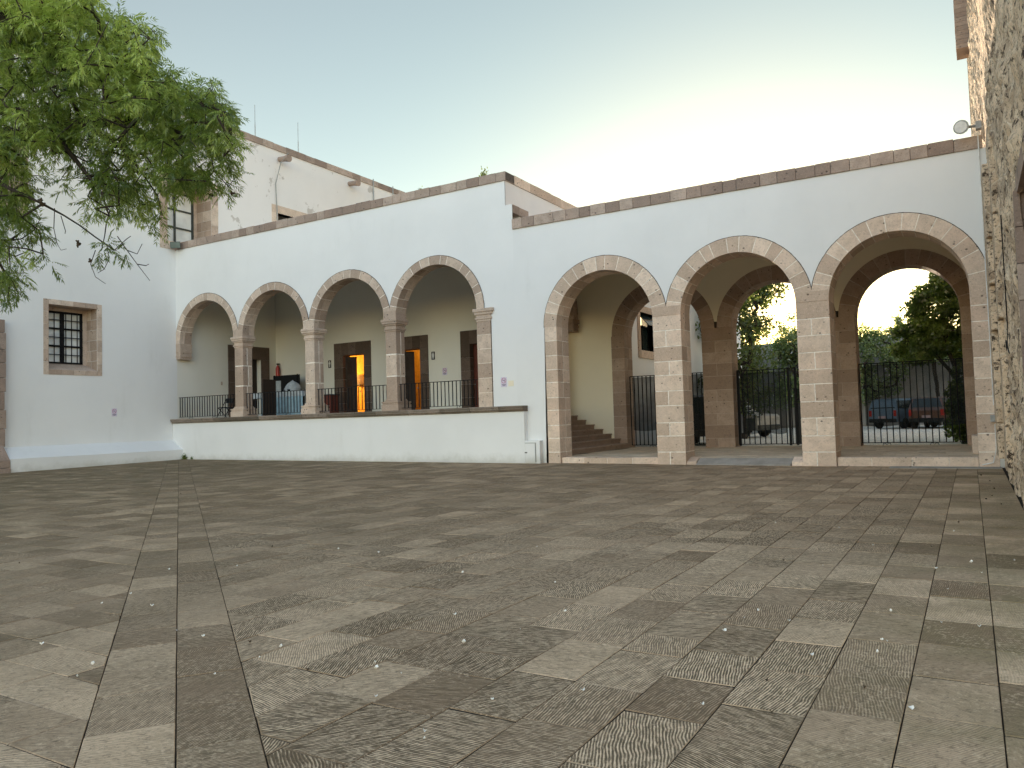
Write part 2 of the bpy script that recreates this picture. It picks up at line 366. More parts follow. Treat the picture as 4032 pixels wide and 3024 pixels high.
def arch_ring(mb, ax, c, zs, r, R2, y0, y1, n, jit=.25, dirt=True, mort=.019, a_from=0., a_to=math.pi):
    """voussoirs set in a mortar ring; ax: 1 = arch spans X and is deep in Y, 0 = spans Y and is deep in X"""
    def P(rad, a, y): 
        h, z = c-rad*math.cos(a), zs+rad*math.sin(a)
        return (h, y, z) if ax == 1 else (y, h, z)
    cuts = [a_from+(a_to-a_from)*(k+(rnd.uniform(-jit, jit) if 0 < k < n else 0))/n for k in range(n+1)]
    N = 48
    for k in range(N):
        a, b = a_from+(a_to-a_from)*k/N, a_from+(a_to-a_from)*(k+1)/N
        ri, ro = r+.008, R2-.004
        mb.face([P(ri, a, y0+.007), P(ri, b, y0+.007), P(ro, b, y0+.007), P(ro, a, y0+.007)], 2.)
        mb.face([P(ri, a, y1-.007), P(ri, b, y1-.007), P(ro, b, y1-.007), P(ro, a, y1-.007)], 2.)
        mb.face([P(ri, a, y0+.007), P(ri, b, y0+.007), P(ri, b, y1-.007), P(ri, a, y1-.007)], 2.)
        mb.face([P(ro, a, y0+.007), P(ro, b, y0+.007), P(ro, b, y1-.007), P(ro, a, y1-.007)], 2.)
        if dirt: mb.face([P(R2-.002, a, y0+.010), P(R2-.002, b, y0+.010), P(R2+rnd.uniform(.012, .022), b, y0+.010), P(R2+.017, a, y0+.010)], 3.)
    ym = [y0, y0+(y1-y0)*rnd.uniform(.4, .6), y1] if y1-y0 > .5 else [y0, y1]
    for k in range(n):
        for q in range(len(ym)-1):
            tone = T(); g = mort/2/r
            a0, a1 = cuts[k]+(g if k else 0), cuts[k+1]-(g if k < n-1 else 0); S = 5
            Y0, Y1 = ym[q]+(.006 if q else 0), ym[q+1]-(.006 if q < len(ym)-2 else 0)
            for i in range(S):
                a, b = a0+(a1-a0)*i/S, a0+(a1-a0)*(i+1)/S
                mb.face([P(r, a, Y0), P(r, b, Y0), P(R2, b, Y0), P(R2, a, Y0)], tone)
                mb.face([P(r, a, Y1), P(r, b, Y1), P(R2, b, Y1), P(R2, a, Y1)], tone)
                mb.face([P(r, a, Y0), P(r, b, Y0), P(r, b, Y1), P(r, a, Y1)], tone)
                mb.face([P(R2, a, Y0), P(R2, b, Y0), P(R2, b, Y1), P(R2, a, Y1)], tone)
            for a in (a0, a1): mb.face([P(r, a, Y0), P(R2, a, Y0), P(R2, a, Y1), P(r, a, Y1)], tone)

def ashlar(mb, x0, x1, y0, y1, z0, z1, ch=.39, mort=.016, splitx=.0, start=0):
    """pier of stone courses with pale mortar"""
    m = .007
    mb.box(x0+m, x1-m, y0+m, y1-m, z0, z1, 2.)
    n = max(1, round((z1-z0)/ch)); zs = [z0+(z1-z0)*(k+(rnd.uniform(-.08, .08) if 0 < k < n else 0))/n for k in range(n+1)]
    g = mort/2
    for k in range(n):
        za, zb = zs[k]+(g if k else 0), zs[k+1]-(g if k < n-1 else 0)
        if (k+start) % 2 == 0 and x1-x0 > .5:
            xm = x0+(x1-x0)*rnd.uniform(.43, .57); cells = [(x0, xm-g, y0, y1), (xm+g, x1, y0, y1)]
        elif y1-y0 > .5 or (x1-x0) <= .5:
            ymid = y0+(y1-y0)*rnd.uniform(.42, .6); cells = [(x0, x1, y0, ymid-g), (x0, x1, ymid+g, y1)]
        else: cells = [(x0, x1, y0, y1)]
        for c in cells: mb.box(c[0], c[1], c[2], c[3], za, zb, T())

def coping_run(mb, p0, p1, w0, w1, z0, z1, lo=.32, hi=.62):
    """row of coping stones; p0->p1 along X or Y; w0,w1 the other axis"""
    ax = 0 if abs(p1[0]-p0[0]) > abs(p1[1]-p0[1]) else 1
    a, e = p0[ax], p1[ax]
    while a < e-.05:
        b = min(e, a+rnd.uniform(lo, hi)); b = e if e-b < .15 else b
        dz = rnd.uniform(-.012, .012); dw = rnd.uniform(-.008, .008)
        if ax == 0: mb.box(a+.004, b-.004, w0+dw, w1, z0, z1+dz, T())
        else: mb.box(w0+dw, w1, a+.004, b-.004, z0, z1+dz, T())
        a = b
    if ax == 0: mb.box(p0[0], e, w0+.015, w1-.015, z0+.01, z1-.02, 2.)
    else: mb.box(w0+.015, w1-.015, p0[1], e, z0+.01, z1-.02, 2.)

YW = 19.25; XL = -26.45; XR = .5

# ------------------------------------------------------------------ ground
def gz(x, y):
    t = min(1, max(0, (-x-3)/23)); s = min(1, max(0, (y-3)/16)); return .16*t*s
def clip(poly, nx, ny, d):     # keep nx*x+ny*y >= d
    out = []
    for i in range(len(poly)):
        p, q = poly[i], poly[(i+1) % len(poly)]; a, b = nx*p[0]+ny*p[1]-d, nx*q[0]+ny*q[1]-d
        if a >= 0: out.append(p)
        if (a >= 0) != (b >= 0): t = a/(a-b); out.append((p[0]+(q[0]-p[0])*t, p[1]+(q[1]-p[1])*t))
    return out
pv = MB()
def tile(poly, gro):
    # drop near-duplicate corners
    q = []
    for p in poly:
        if not q or math.hypot(p[0]-q[-1][0], p[1]-q[-1][1]) > .012: q.append(p)
    if len(q) > 2 and math.hypot(q[0][0]-q[-1][0], q[0][1]-q[-1][1]) < .012: q.pop()
    if len(q) < 3: return
    cx, cy = sum(p[0] for p in q)/len(q), sum(p[1] for p in q)/len(q)
    ar = abs(sum(q[i][0]*q[(i+1) % len(q)][1]-q[(i+1) % len(q)][0]*q[i][1] for i in range(len(q))))/2
    if ar < .0006: return
    jits = [rnd.choice((.8, .9, 1., 1.1, 1.3)) for _ in q]
    def ins(d): 
        o = []
        for p, jr in zip(q, jits):
            L = math.hypot(p[0]-cx, p[1]-cy); k = max(0, 1-d*1.3*jr/max(L, .02)); o.append((cx+(p[0]-cx)*k, cy+(p[1]-cy)*k))
        return o
    tone = min(1, max(0, rnd.gauss(.45, .25))); ang = rnd.choice((rnd.gauss(.15, .35), rnd.gauss(.15, .35), rnd.gauss(-.9, .4), rnd.uniform(0, 3.1)))
    if rnd.random() < .09: tone = rnd.uniform(.95, 1.2)
    lift = rnd.uniform(-.0015, .0015); tx, ty = rnd.gauss(0, .0035), rnd.gauss(0, .0035)
    a, b = ins(.0032), ins(.0072)
    Z = lambda p: gz(*p)+lift+tx*(p[0]-cx)+ty*(p[1]-cy)
    top = [(p[0], p[1], Z(p)) for p in b]; rim = [(p[0], p[1], Z(p)-.004) for p in a]; low = [(p[0], p[1], Z(p)-.016) for p in a]
    pv.face(top, tone, ang, gro*max(0, min(1, rnd.gauss(.85, .25))))
    n = len(q)
    for i in range(n):
        j = (i+1) % n
        pv.face([rim[i], rim[j], top[j], top[i]], tone*.7, ang, 0.); pv.face([low[i], low[j], rim[j], rim[i]], 2.)
NX, NY = .590, .8075           # the diagonal band runs along (.8075,-.590)
def gfac(x, y): return 1.0 if x > -8 else .8
x = .5; k = 0
while x > -26.3:               # rows running towards the arches
    x0 = x-.36 if k else .05
    y = -6+rnd.random()*.4
    while y < 19.3:
        L = rnd.choice((.36, .50, .52, .55, .58, .62)) if x < -1 else rnd.choice((.55, .6, .68)); y1 = min(y+L, 19.35)
        if math.hypot(x, y) < 33 and y > -4:
            p = clip([(x0, y), (x, y), (x, y1), (x0, y1)], NX, NY, .304)
            if p: tile(p, (1. if -9.5 < x < -.6 else .6) if x < 0 else .3)
        y = y1
    x = x0; k += 1
y = 19.2-.02
y = 3.34+.317*50
while y > -4:                  # rows left of the band, running along the arches
    xx = -26.4+rnd.random()*.3
    while xx < 4:
        L = rnd.choice((.45, .5, .55, .6, .65)); xe = xx+L
        p = clip([(xx, y-.317), (xe, y-.317), (xe, y), (xx, y)], -NX, -NY, .387)
        if p: tile(p, .5)
        xx = xe
    y -= .317
for (d0, d1) in ((-.387, -.0235), (-.0235, .304)):
    s = -4.+rnd.random()*.3       # along the band
    while s < 33:
        L = rnd.choice((.42, .48, .52, .56))
        q = [(NX*d-.8075*ss, NY*d+.590*ss) for d, ss in ((d0, s), (d0, s+L), (d1, s+L), (d1, s))]
        tile(q, .6); s += L
structure("paving", pv, PAVE)
gb = MB(); N = 16
for i in range(N):
    for j in range(N):
        xa, xb = -27+28*i/N, -27+28*(i+1)/N; ya, yb = -6+25.8*j/N, -6+25.8*(j+1)/N
        gb.face([(x_, y_, gz(x_, y_)-.012) for x_, y_ in ((xa, ya), (xb, ya), (xb, yb), (xa, yb))], 2.)
structure("joint_bed", gb, MORTAR)
g = MB(); g.face([(-900, -900, -.12), (900, -900, -.12), (900, 900, -.12), (-900, 900, -.12)]); structure("ground", g, EARTH)

def m_cobble():
    t = NT("cobblestones"); c1 = t.vor(7., 'F1', None, 1); sp = t.n("ShaderNodeSeparateColor"); t.link(c1, sp.inputs[0])
    c = t.mix(sp.outputs[0], (.60, .55, .45), (.85, .80, .68)); e = t.ramp(t.vor(7., 'DISTANCE_TO_EDGE'), 0, .08, 1, 0)
    c = t.mix(e, c, (.12, .11, .09)); t.bump(t.math('SUBTRACT', 1., e), .8, .04); return t.fin(c, .7, .4)
g = MB(); g.face([(-45, 25.95, .10), (25, 25.95, .10), (25, 60, .10), (-45, 60, .10)]); structure("car_park", g, m_cobble())

# ------------------------------------------------------------------ colonnade building (left block with four small arches)
CB = thing("colonnade_building", (-18.8, YW, 0), "white plastered block with four small stone arches raised on a low wall", "building")
SP, RI, RE = 4.60, 1.53, 1.80
AC = [-24.70, -21.14, -17.575, -14.035]; TOPL, TOPR = 8.28, 6.80
def arch_wall(mb, x0, x1, ztop, zlow, arches, rext, zs, ya, yb, N=160):
    """plaster wall whose lower edge follows the backs of the arches"""
    xs = sorted({x0, x1, *[x0+(x1-x0)*k/N for k in range(N+1)], *[c+s*rext*.99999 for c in arches for s in (-1, 1)],
                 *[(arches[i]+arches[i+1])/2 for i in range(len(arches)-1)]})
    xs = [v for v in xs if x0 <= v <= x1]
    def low(v):
        z = zlow(v)
        for c in arches:
            if abs(v-c) < rext: z = max(z, zs+math.sqrt(rext**2-(v-c)**2)-.006)
        return z
    for a, b in zip(xs, xs[1:]):
        e = 1e-5; la, lb = low(a+e), low(b-e)
        for y in (ya, yb): mb.face([(a, y, la), (b, y, lb), (b, y, ztop), (a, y, ztop)])
        mb.face([(a, ya, ztop), (b, ya, ztop), (b, yb, ztop), (a, yb, ztop)])
TH = .48
wm = MB()
arch_wall(wm, XL, -12.0, 7.55, lambda v: SP+.2 if v < -12.3 else SP-.01, AC, RE, SP, YW, YW+TH)
arch_wall(wm, -12.0, -11.19, 7.55, lambda v: 0., [], RE, SP, YW, YW+TH, 4)
for (a, b, z0, z1) in ((XL, -11.42, 7.55, TOPL),):
    for y in (YW, YW+TH): wm.face([(a, y, z0), (b, y, z0), (b, y, z1), (a, y, z1)])
wm.face([(-11.42, YW, 7.55), (-11.42, 25.9, 7.0), (-11.42, 25.9, TOPL), (-11.42, YW, TOPL)])
wm.face([(-11.19, YW, 6.7), (-11.19, YW+.02, 6.7), (-11.19, YW+.02, 7.55), (-11.19, YW, 7.55)])
wm.face([(-11.42, YW+.02, 6.7), (-11.19, YW+.02, 6.7), (-11.19, YW+.02, 7.3), (-11.42, YW+.02, 7.3)])
wm.build("wall", WHITE, CB)
wr = MB(); wr.face([(-11.40, YW+.01, 6.8), (-11.40, 25.9, 6.8), (-11.40, 25.9, TOPL), (-11.40, YW+.01, TOPL)]); wr.build("return_wall", WHITE_OLD, CB)
lw = MB(); lw.box(XL, -10.88, YW-.20, YW+TH, -.1, 1.52); lw.box(-10.88, -10.40, YW-.20, YW-.003, -.1, .69); lw.build("low_wall", WHITE, CB, bevel=.012)
ld = MB()
a = XL
while a < -10.9:
    b = min(-10.86, a+rnd.uniform(.8, 1.3)); b = -10.86 if -10.86-b < .3 else b; tn = T()
    for (y0, z0, z1) in ((YW-.245, 1.525, 1.57), (YW-.29, 1.57, 1.63), (YW-.31, 1.63, 1.685)):
        ld.box(a+.003, b-.003, y0+rnd.uniform(-.006, .006), YW+TH+.02, z0, z1, tn)
    a = b
ld.build("ledge", STONE_MOSS, CB, bevel=.008)
for c in AC:
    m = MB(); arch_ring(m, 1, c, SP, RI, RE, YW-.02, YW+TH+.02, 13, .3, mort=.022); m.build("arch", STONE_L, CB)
# columns
def molding(mb, cx, cy, half, steps, tone):
    for (e, z0, z1) in steps: mb.box(cx-half-e, cx+half+e, cy-half-e, cy+half+e, z0, z1, tone)
for cx in (-22.92, -19.36, -15.805):
    cy = YW+.225; h = .215
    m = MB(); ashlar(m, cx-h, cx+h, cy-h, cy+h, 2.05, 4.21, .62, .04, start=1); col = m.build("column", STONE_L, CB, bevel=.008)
    m = MB(); molding(m, cx, cy, h, ((.02, 4.205, 4.26), (.045, 4.26, 4.31), (.015, 4.31, 4.40), (.05, 4.40, 4.45), (.085, 4.45, 4.52), (.105, 4.52, 4.603)), T()); m.build("capital", STONE_L, col, bevel=.012)
    m = MB(); molding(m, cx, cy, h, ((.125, 1.68, 1.88), (.105, 1.88, 1.93), (.125, 1.93, 1.975), (.06, 1.975, 2.01), (.03, 2.01, 2.055)), T()); m.build("base", STONE_L, col, bevel=.012)
    # springer block between the two arches above the capital
    m = MB(); m.box(cx-.252, cx+.252, YW-.028, YW+TH+.028, 4.603, 4.865, T()); m.build("springer", STONE_L, col)
m = MB(); ashlar(m, -12.505, -12.03, YW-.02, YW+TH+.02, 1.685, 4.22, .40, .016); pil = m.build("pilaster", STONE_L, CB)
m = MB()
for e, z0, z1 in ((.02, 4.215, 4.28), (.05, 4.28, 4.34), (.02, 4.34, 4.42), (.07, 4.42, 4.50), (.11, 4.50, 4.603)): m.box(-12.505-e, -12.10+e*1.2+.07, YW-.02-e*.6, YW+TH+.02, z0, z1, .5)
m.build("capital", STONE_L, pil, bevel=.01)
m = MB()
for e, z0, z1 in ((.0, 4.00, 4.08), (.03, 4.08, 4.16), (.01, 4.16, 4.24), (.03, 4.24, 4.60)): m.box(XL+.003, XL+.24+e, YW-.02-e*.5, YW+TH+.02, z0, z1, .4)
m.build("corbel", STONE_L, CB, bevel=.01)
m = MB(); coping_run(m, (XL, YW), (-11.36, YW), YW-.04, YW+.5, TOPL, 8.555); m.build("coping", STONE_OLD, CB, bevel=.012)
m = MB(); coping_run(m, (-11.36, YW+.5), (-11.36, 26), -11.9, -11.37, TOPL+.002, 8.553); m.build("coping", STONE, CB)
m = MB(); m.box(-11.40, -11.17, YW+.04, YW+.38, 7.30, 7.54, .3); m.box(-11.40, -11.17, YW+.395, YW+.95, 7.29, 7.53, .6); m.box(-11.39, -11.18, YW+.05, YW+.94, 7.305, 7.52, 2.); m.build("coping_stub", STONE_OLD, CB)
# loggia interior: floor, back wall with three doorways, roof
FL = 1.66; BK = 24.26
m = MB(); m.box(XL, -12.4, YW+TH, BK, 1.2, FL); m.build("loggia_floor", CONC, CB)
doors = [(-22.45, -21.32, 4.17, -22.95, -20.95), (-19.45, -18.44, 4.18, -19.95, -18.05), (-16.09, -14.95, 4.18, -16.52, -14.5)]
m = MB(); panel(m, 1, BK, XL, -12.5, FL-.3, 7.6, [(d[0]-.02, d[1]+.02, FL-.3, d[2]+.02) for d in doors], .42, -1); m.build("back_wall", LOGGIA, CB)
m = MB(); m.box(XL, -11.45, YW+TH, 26.2, 7.35, 8.25); m.build("roof", WHITE_OLD, CB)
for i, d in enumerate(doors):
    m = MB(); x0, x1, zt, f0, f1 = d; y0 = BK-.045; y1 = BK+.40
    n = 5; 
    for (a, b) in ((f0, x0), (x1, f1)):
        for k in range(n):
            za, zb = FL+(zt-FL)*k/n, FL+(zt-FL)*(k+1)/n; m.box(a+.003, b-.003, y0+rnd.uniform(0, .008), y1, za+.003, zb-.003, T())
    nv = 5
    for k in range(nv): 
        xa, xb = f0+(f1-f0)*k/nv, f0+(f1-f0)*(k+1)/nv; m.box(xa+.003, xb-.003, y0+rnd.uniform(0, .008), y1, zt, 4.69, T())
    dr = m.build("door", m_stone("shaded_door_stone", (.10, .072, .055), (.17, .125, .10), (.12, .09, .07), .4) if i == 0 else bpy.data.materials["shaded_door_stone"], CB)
    m = MB()
    if i < 2:                       # leaf swung inwards on the left jamb
        L = .34 if i == 0 else .38
        m.hexa([(x0+.02, y1-.28, FL), (x0+L, y1+.02, FL), (x0+L-.02, y1+.06, FL), (x0, y1-.24, FL), (x0+.02, y1-.28, zt-.05), (x0+L, y1+.02, zt-.05), (x0+L-.02, y1+.06, zt-.05), (x0, y1-.24, zt-.05)])
        for z in (FL+.3, FL+1.0, FL+1.75): m.hexa([(x0+.08, y1-.27, z), (x0+L-.08, y1-.02, z), (x0+L-.08, y1-.01, z), (x0+.08, y1-.25, z), (x0+.08, y1-.27, z+.5), (x0+L-.08, y1-.02, z+.5), (x0+L-.08, y1-.01, z+.5), (x0+.08, y1-.25, z+.5)])
    else:
        m.box(x0, x1, BK+.2, BK+.25, FL, zt)
        for a in (x0+.08, (x0+x1)/2+.04):
            for z in (FL+.25, FL+1.35): m.box(a, a+.42, BK+.18, BK+.2, z, z+.95)
    lf = m.build("door_leaf", WOOD if i < 2 else REDWOOD, dr, bevel=.006)
    m = MB(); m.lathe((x0+.55 if i < 2 else x0+.08, BK+(.36 if i < 2 else .15), FL+1.0), ((.0, 0), (.025, .0), (.03, .03), (.0, .05)), 'y', 10); m.build("handle", GALV, dr)
# restrooms behind the first two doors: painted rooms with a lit lamp
for i, (x0, x1) in enumerate(((-26.2, -21.0), (-20.9, -17.2))):
    m = MB(); ya, yb, za, zb = BK+.42, 26.2, FL, 4.75
    m.face([(x0, ya, za), (x0, yb, za), (x0, yb, zb), (x0, ya, zb)]); m.face([(x1, ya, za), (x1, yb, za), (x1, yb, zb), (x1, ya, zb)])
    m.face([(x0, yb, za), (x1, yb, za), (x1, yb, zb), (x0, yb, zb)]); m.face([(x0, ya, zb), (x1, ya, zb), (x1, yb, zb), (x0, yb, zb)]); m.face([(x0, ya, za), (x1, ya, za), (x1, yb, za), (x0, yb, za)])
    m.build("restroom", YELLOWPAINT, CB)
    ld_ = bpy.data.lights.new("ceiling_bulb", 'POINT'); ld_.energy = (22, 3)[i]; ld_.color = (1, .62, .22); ld_.shadow_soft_size = .12
    lo = bpy.data.objects.new("ceiling_bulb", ld_); COL.objects.link(lo); lo.location = (-24.3, 25.5, 3.4) if i == 0 else (-19.2, 25.6, 4.4)
m = MB(); m.lathe((-23.22, 26.1, 3.05), ((.12, -.02), (.19, .02), (.2, .2), (.19, .34), (.13, .42), (0, .44)), 'z', 20)
hd = thing("hand_dryer", (-23.22, 26.15, 3.0), "white rounded hand dryer glimpsed on the lit yellow restroom wall", "hand dryer")
m.build("casing", WHITEPL, hd, smooth=True); m = MB(); m.box(-23.36, -23.08, 25.95, 26.18, 2.98, 3.03); m.build("nozzle", BLACKB, hd)
# small inspection hatch at the foot of the low wall
m = MB(); m.box(-10.86, -10.55, YW-.222, YW-.2, .09, .61); hc = m.build("hatch_door", WHITE, CB, bevel=.004)
m = MB(); m.box(-10.87, -10.80, YW-.235, YW-.222, .34, .37); m.build("latch", DARKMETAL, hc)
m = MB(); m.box(-10.545, -10.525, YW-.214, YW-.2, .08, .63, 3.); m.box(-10.87, -10.53, YW-.214, YW-.2, .615, .63, 3.); m.build("hatch_frame", GALV, hc)

# ------------------------------------------------------------------ gateway building (three tall arches, passage, rear arches)
GB = thing("gateway_building", (-5, YW, 0), "lower white wall with three tall round stone arches opening on a gated passage", "building")
C3 = [-8.45, -4.875, -1.315]; ZS, RI3, RE3 = 3.86, 1.41, 1.80; FT = .72
m = MB()
arch_wall(m, -11.19, XR+.1, TOPR, lambda v: 0. if v < -10.235 else ZS+.2, C3, RE3, ZS, YW, YW+FT)
m.face([(XR-.05, YW, -.1), (XR+.1, YW, -.1), (XR+.1, YW, ZS+.5), (XR-.05, YW, ZS+.5)])
m.build("wall", WHITE, GB)
for c in C3:
    m = MB(); arch_ring(m, 1, c, ZS, RI3, RE3, YW-.016, YW+FT+.01, 15, .18); m.build("arch", STONE, GB)
for (x0, x1, st) in ((-10.235, -9.86, 1), (-7.04, -6.285, 0), (-3.465, -2.725, 0), (.095, .47, 1)):
    m = MB(); ashlar(m, x0, x1, YW-.016, YW+FT+.01, -.05, ZS, .392, .021, start=st)
    if x1-x0 > .6: m.box(x0+.003, x1-.003, YW-.024, YW+FT+.018, ZS+.004, ZS+.243, T())
    m.build("pier", STONE, GB, bevel=.007)
m = MB(); coping_run(m, (-11.19, YW), (XR-.02, YW), YW-.04, YW+.5, TOPR, 7.09); m.build("coping", STONE_OLD, GB, bevel=.012)
m = MB(); m.box(-11.4, XR+.2, YW+.5, 25.9, 6.45, 6.85); m.build("roof", WHITE_OLD, GB)
# passage floor, edging stones, ramp
PF = .20
m = MB(); m.box(-10.3, XR+.3, YW+.3, 25.95, -.05, PF-.012, 2.)
yy = YW+.36
while yy < 25.9:
    xx = -10.3+rnd.random()*.3
    while xx < XR+.2:
        L = rnd.uniform(.5, .75); m.box(xx+.005, min(xx+L, XR+.3)-.005, yy+.005, yy+.455, PF-.03, PF+rnd.uniform(-.002, .002), rnd.gauss(.55, .2)); xx += L
    yy += .46
m.build("passage_floor", FLOORST, GB)
for (x0, x1) in ((-9.855, -7.045), (-2.72, .09)):
    m = MB(); a = x0
    while a < x1-.05:
        b = min(x1, a+rnd.uniform(.6, .85)); b = x1 if x1-b < .25 else b; m.box(a+.005, b-.005, YW+.06+rnd.uniform(0, .01), YW+.36, -.05, PF+rnd.uniform(-.003, .004), T()); a = b
    m.box(x0, x1, YW+.075, YW+.35, -.05, PF-.012, 2.); m.build("threshold_step", STONE, GB, bevel=.008)
m = MB(); m.hexa([(-6.02, YW-.06, -.05), (-3.74, YW-.06, -.05), (-3.74, YW+.36, -.05), (-6.02, YW+.36, -.05), (-6.02, YW-.06, .035), (-3.74, YW-.06, .035), (-3.74, YW+.36, PF), (-6.02, YW+.36, PF)])
m.build("ramp", CONC, GB)
for (a, b) in ((-6.28, -6.03), (-3.73, -3.47)):
    m = MB(); m.hexa([(a, YW+.0, -.05), (b, YW+.0, -.05), (b, YW+.36, -.05), (a, YW+.36, -.05), (a, YW+.02, .10), (b, YW+.02, .10), (b, YW+.36, PF+.01), (a, YW+.36, PF+.01)], T()); m.build("ramp_cheek", STONE, GB, bevel=.02)
# rear arcade of the passage
RY0, RY1 = 25.2, 25.9; CR3 = [-8.92, -5.21, -1.5]; ZR, RR, RRE = 4.10, 1.36, 1.82
m = MB(); arch_wall(m, -14, XR+.2, 6.5, lambda v: 0. if v < -10.77 else ZR+.2, CR3, RRE, ZR, RY0, RY1); m.build("rear_wall", CREAM, GB)
for c in CR3:
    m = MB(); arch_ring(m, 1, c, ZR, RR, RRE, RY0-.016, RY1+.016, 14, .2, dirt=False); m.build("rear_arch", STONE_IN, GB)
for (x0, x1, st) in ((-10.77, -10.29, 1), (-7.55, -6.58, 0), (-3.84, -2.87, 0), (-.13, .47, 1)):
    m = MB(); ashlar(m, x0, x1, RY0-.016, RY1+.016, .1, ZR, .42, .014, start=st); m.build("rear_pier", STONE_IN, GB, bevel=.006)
m = MB(); m.box(-.02, .45, 20.6, 21.6, PF, .62, .5); m.build("stone_block", STONE, GB, bevel=.03)
m = MB(); arch_ring(m, 0, 22.55, 4.80, 2.3, 2.66, -12.45, -12.02, 14, .2, dirt=False)
for e, z0, z1 in ((.0, 4.36, 4.5), (.03, 4.5, 4.58), (.0, 4.58, 4.66), (.05, 4.66, 4.8)): m.box(-12.46-e, -12.02+e, 24.78-e*2, RY0-.002, z0, z1, .3)
m.build("transverse_arch", STONE_IN, GB)
m = MB(); panel(m, 0, -12.25, 20., 25.2, 5.0, 6.6, [], .1, 1); m.build("cross_wall", CREAM, GB)
# stairs up to the loggia
m = MB()
for k in range(9):
    x1 = -10.20-.326*k; z = .20+.168*(k+1)
    m.box(-13.4, x1-.03, YW+FT+.02, RY0-.004, z-.168, z-.045, .25+.2*T())
    m.box(-13.4, x1, YW+FT+.02, RY0-.004, z-.045, z, .45+.3*T())
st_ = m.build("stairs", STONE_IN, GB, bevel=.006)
m = MB(); m.box(-12.2, -10.24, YW+FT, YW+FT+.015, 0, 6.5); m.build("inner_wall", CREAM, GB)

# ------------------------------------------------------------------ tall white building on the left
WB = thing("tall_white_building", (XL, 16, 0), "tall white plastered building at the left with barred stone framed window", "building")
WZ = 13.76
wins = [(14.39, 16.07, 3.43, 5.63, .72), (18.90, 20.93, 8.62, 11.05, 1.0), (11.2, 13.42, 8.62, 10.62, 1.0)]
d1 = (22.08, 23.40, FL, 4.22)
m = MB(); panel(m, 0, XL, -2, YW+.02, -.1, WZ, [w_[:4] for w_ in (wins[0], wins[2])]+[(18.90, YW+.02, 8.62, 11.05)], 1.3, 1); m.build("wall", WHITE, WB)
m = MB(); panel(m, 0, XL-.002, YW+.02, 48, 8.0, WZ, [(YW+.02, 20.93, 8.62, 11.05), (24.5, 27.0, 8.9, 10.9)], 1.3, 1); m.build("upper_wall", WHITE_OLD, WB)
m = MB(); panel(m, 0, XL-.002, YW+.02, 48, -.1, 7.9, [d1], 1.3, 1); m.build("loggia_end_wall", LOGGIA, WB)
m = MB(); m.box(XL-9, XL-1.25, -2, 48, 13.2, 13.6); m.build("roof", CONC, WB)
m = MB(); m.prism([(XL-.3, -.05), (XL+.6, -.05), (XL+.6, .52), (XL-.001, .89), (XL-.3, .89)], 1, 12.88, YW-.2, .5); m.build("plinth", WHITE, WB)
m = MB(); coping_run(m, (XL, -2), (XL, 48), XL-.5, XL+.05, WZ, 14.04, .5, .9); m.build("coping", STONE_OLD, WB)
m = MB(); panel(m, 0, XL-1.28, -2, 48, 0, 13.4, [], .05, 1); m.build("inner_wall", BLACKB, WB)
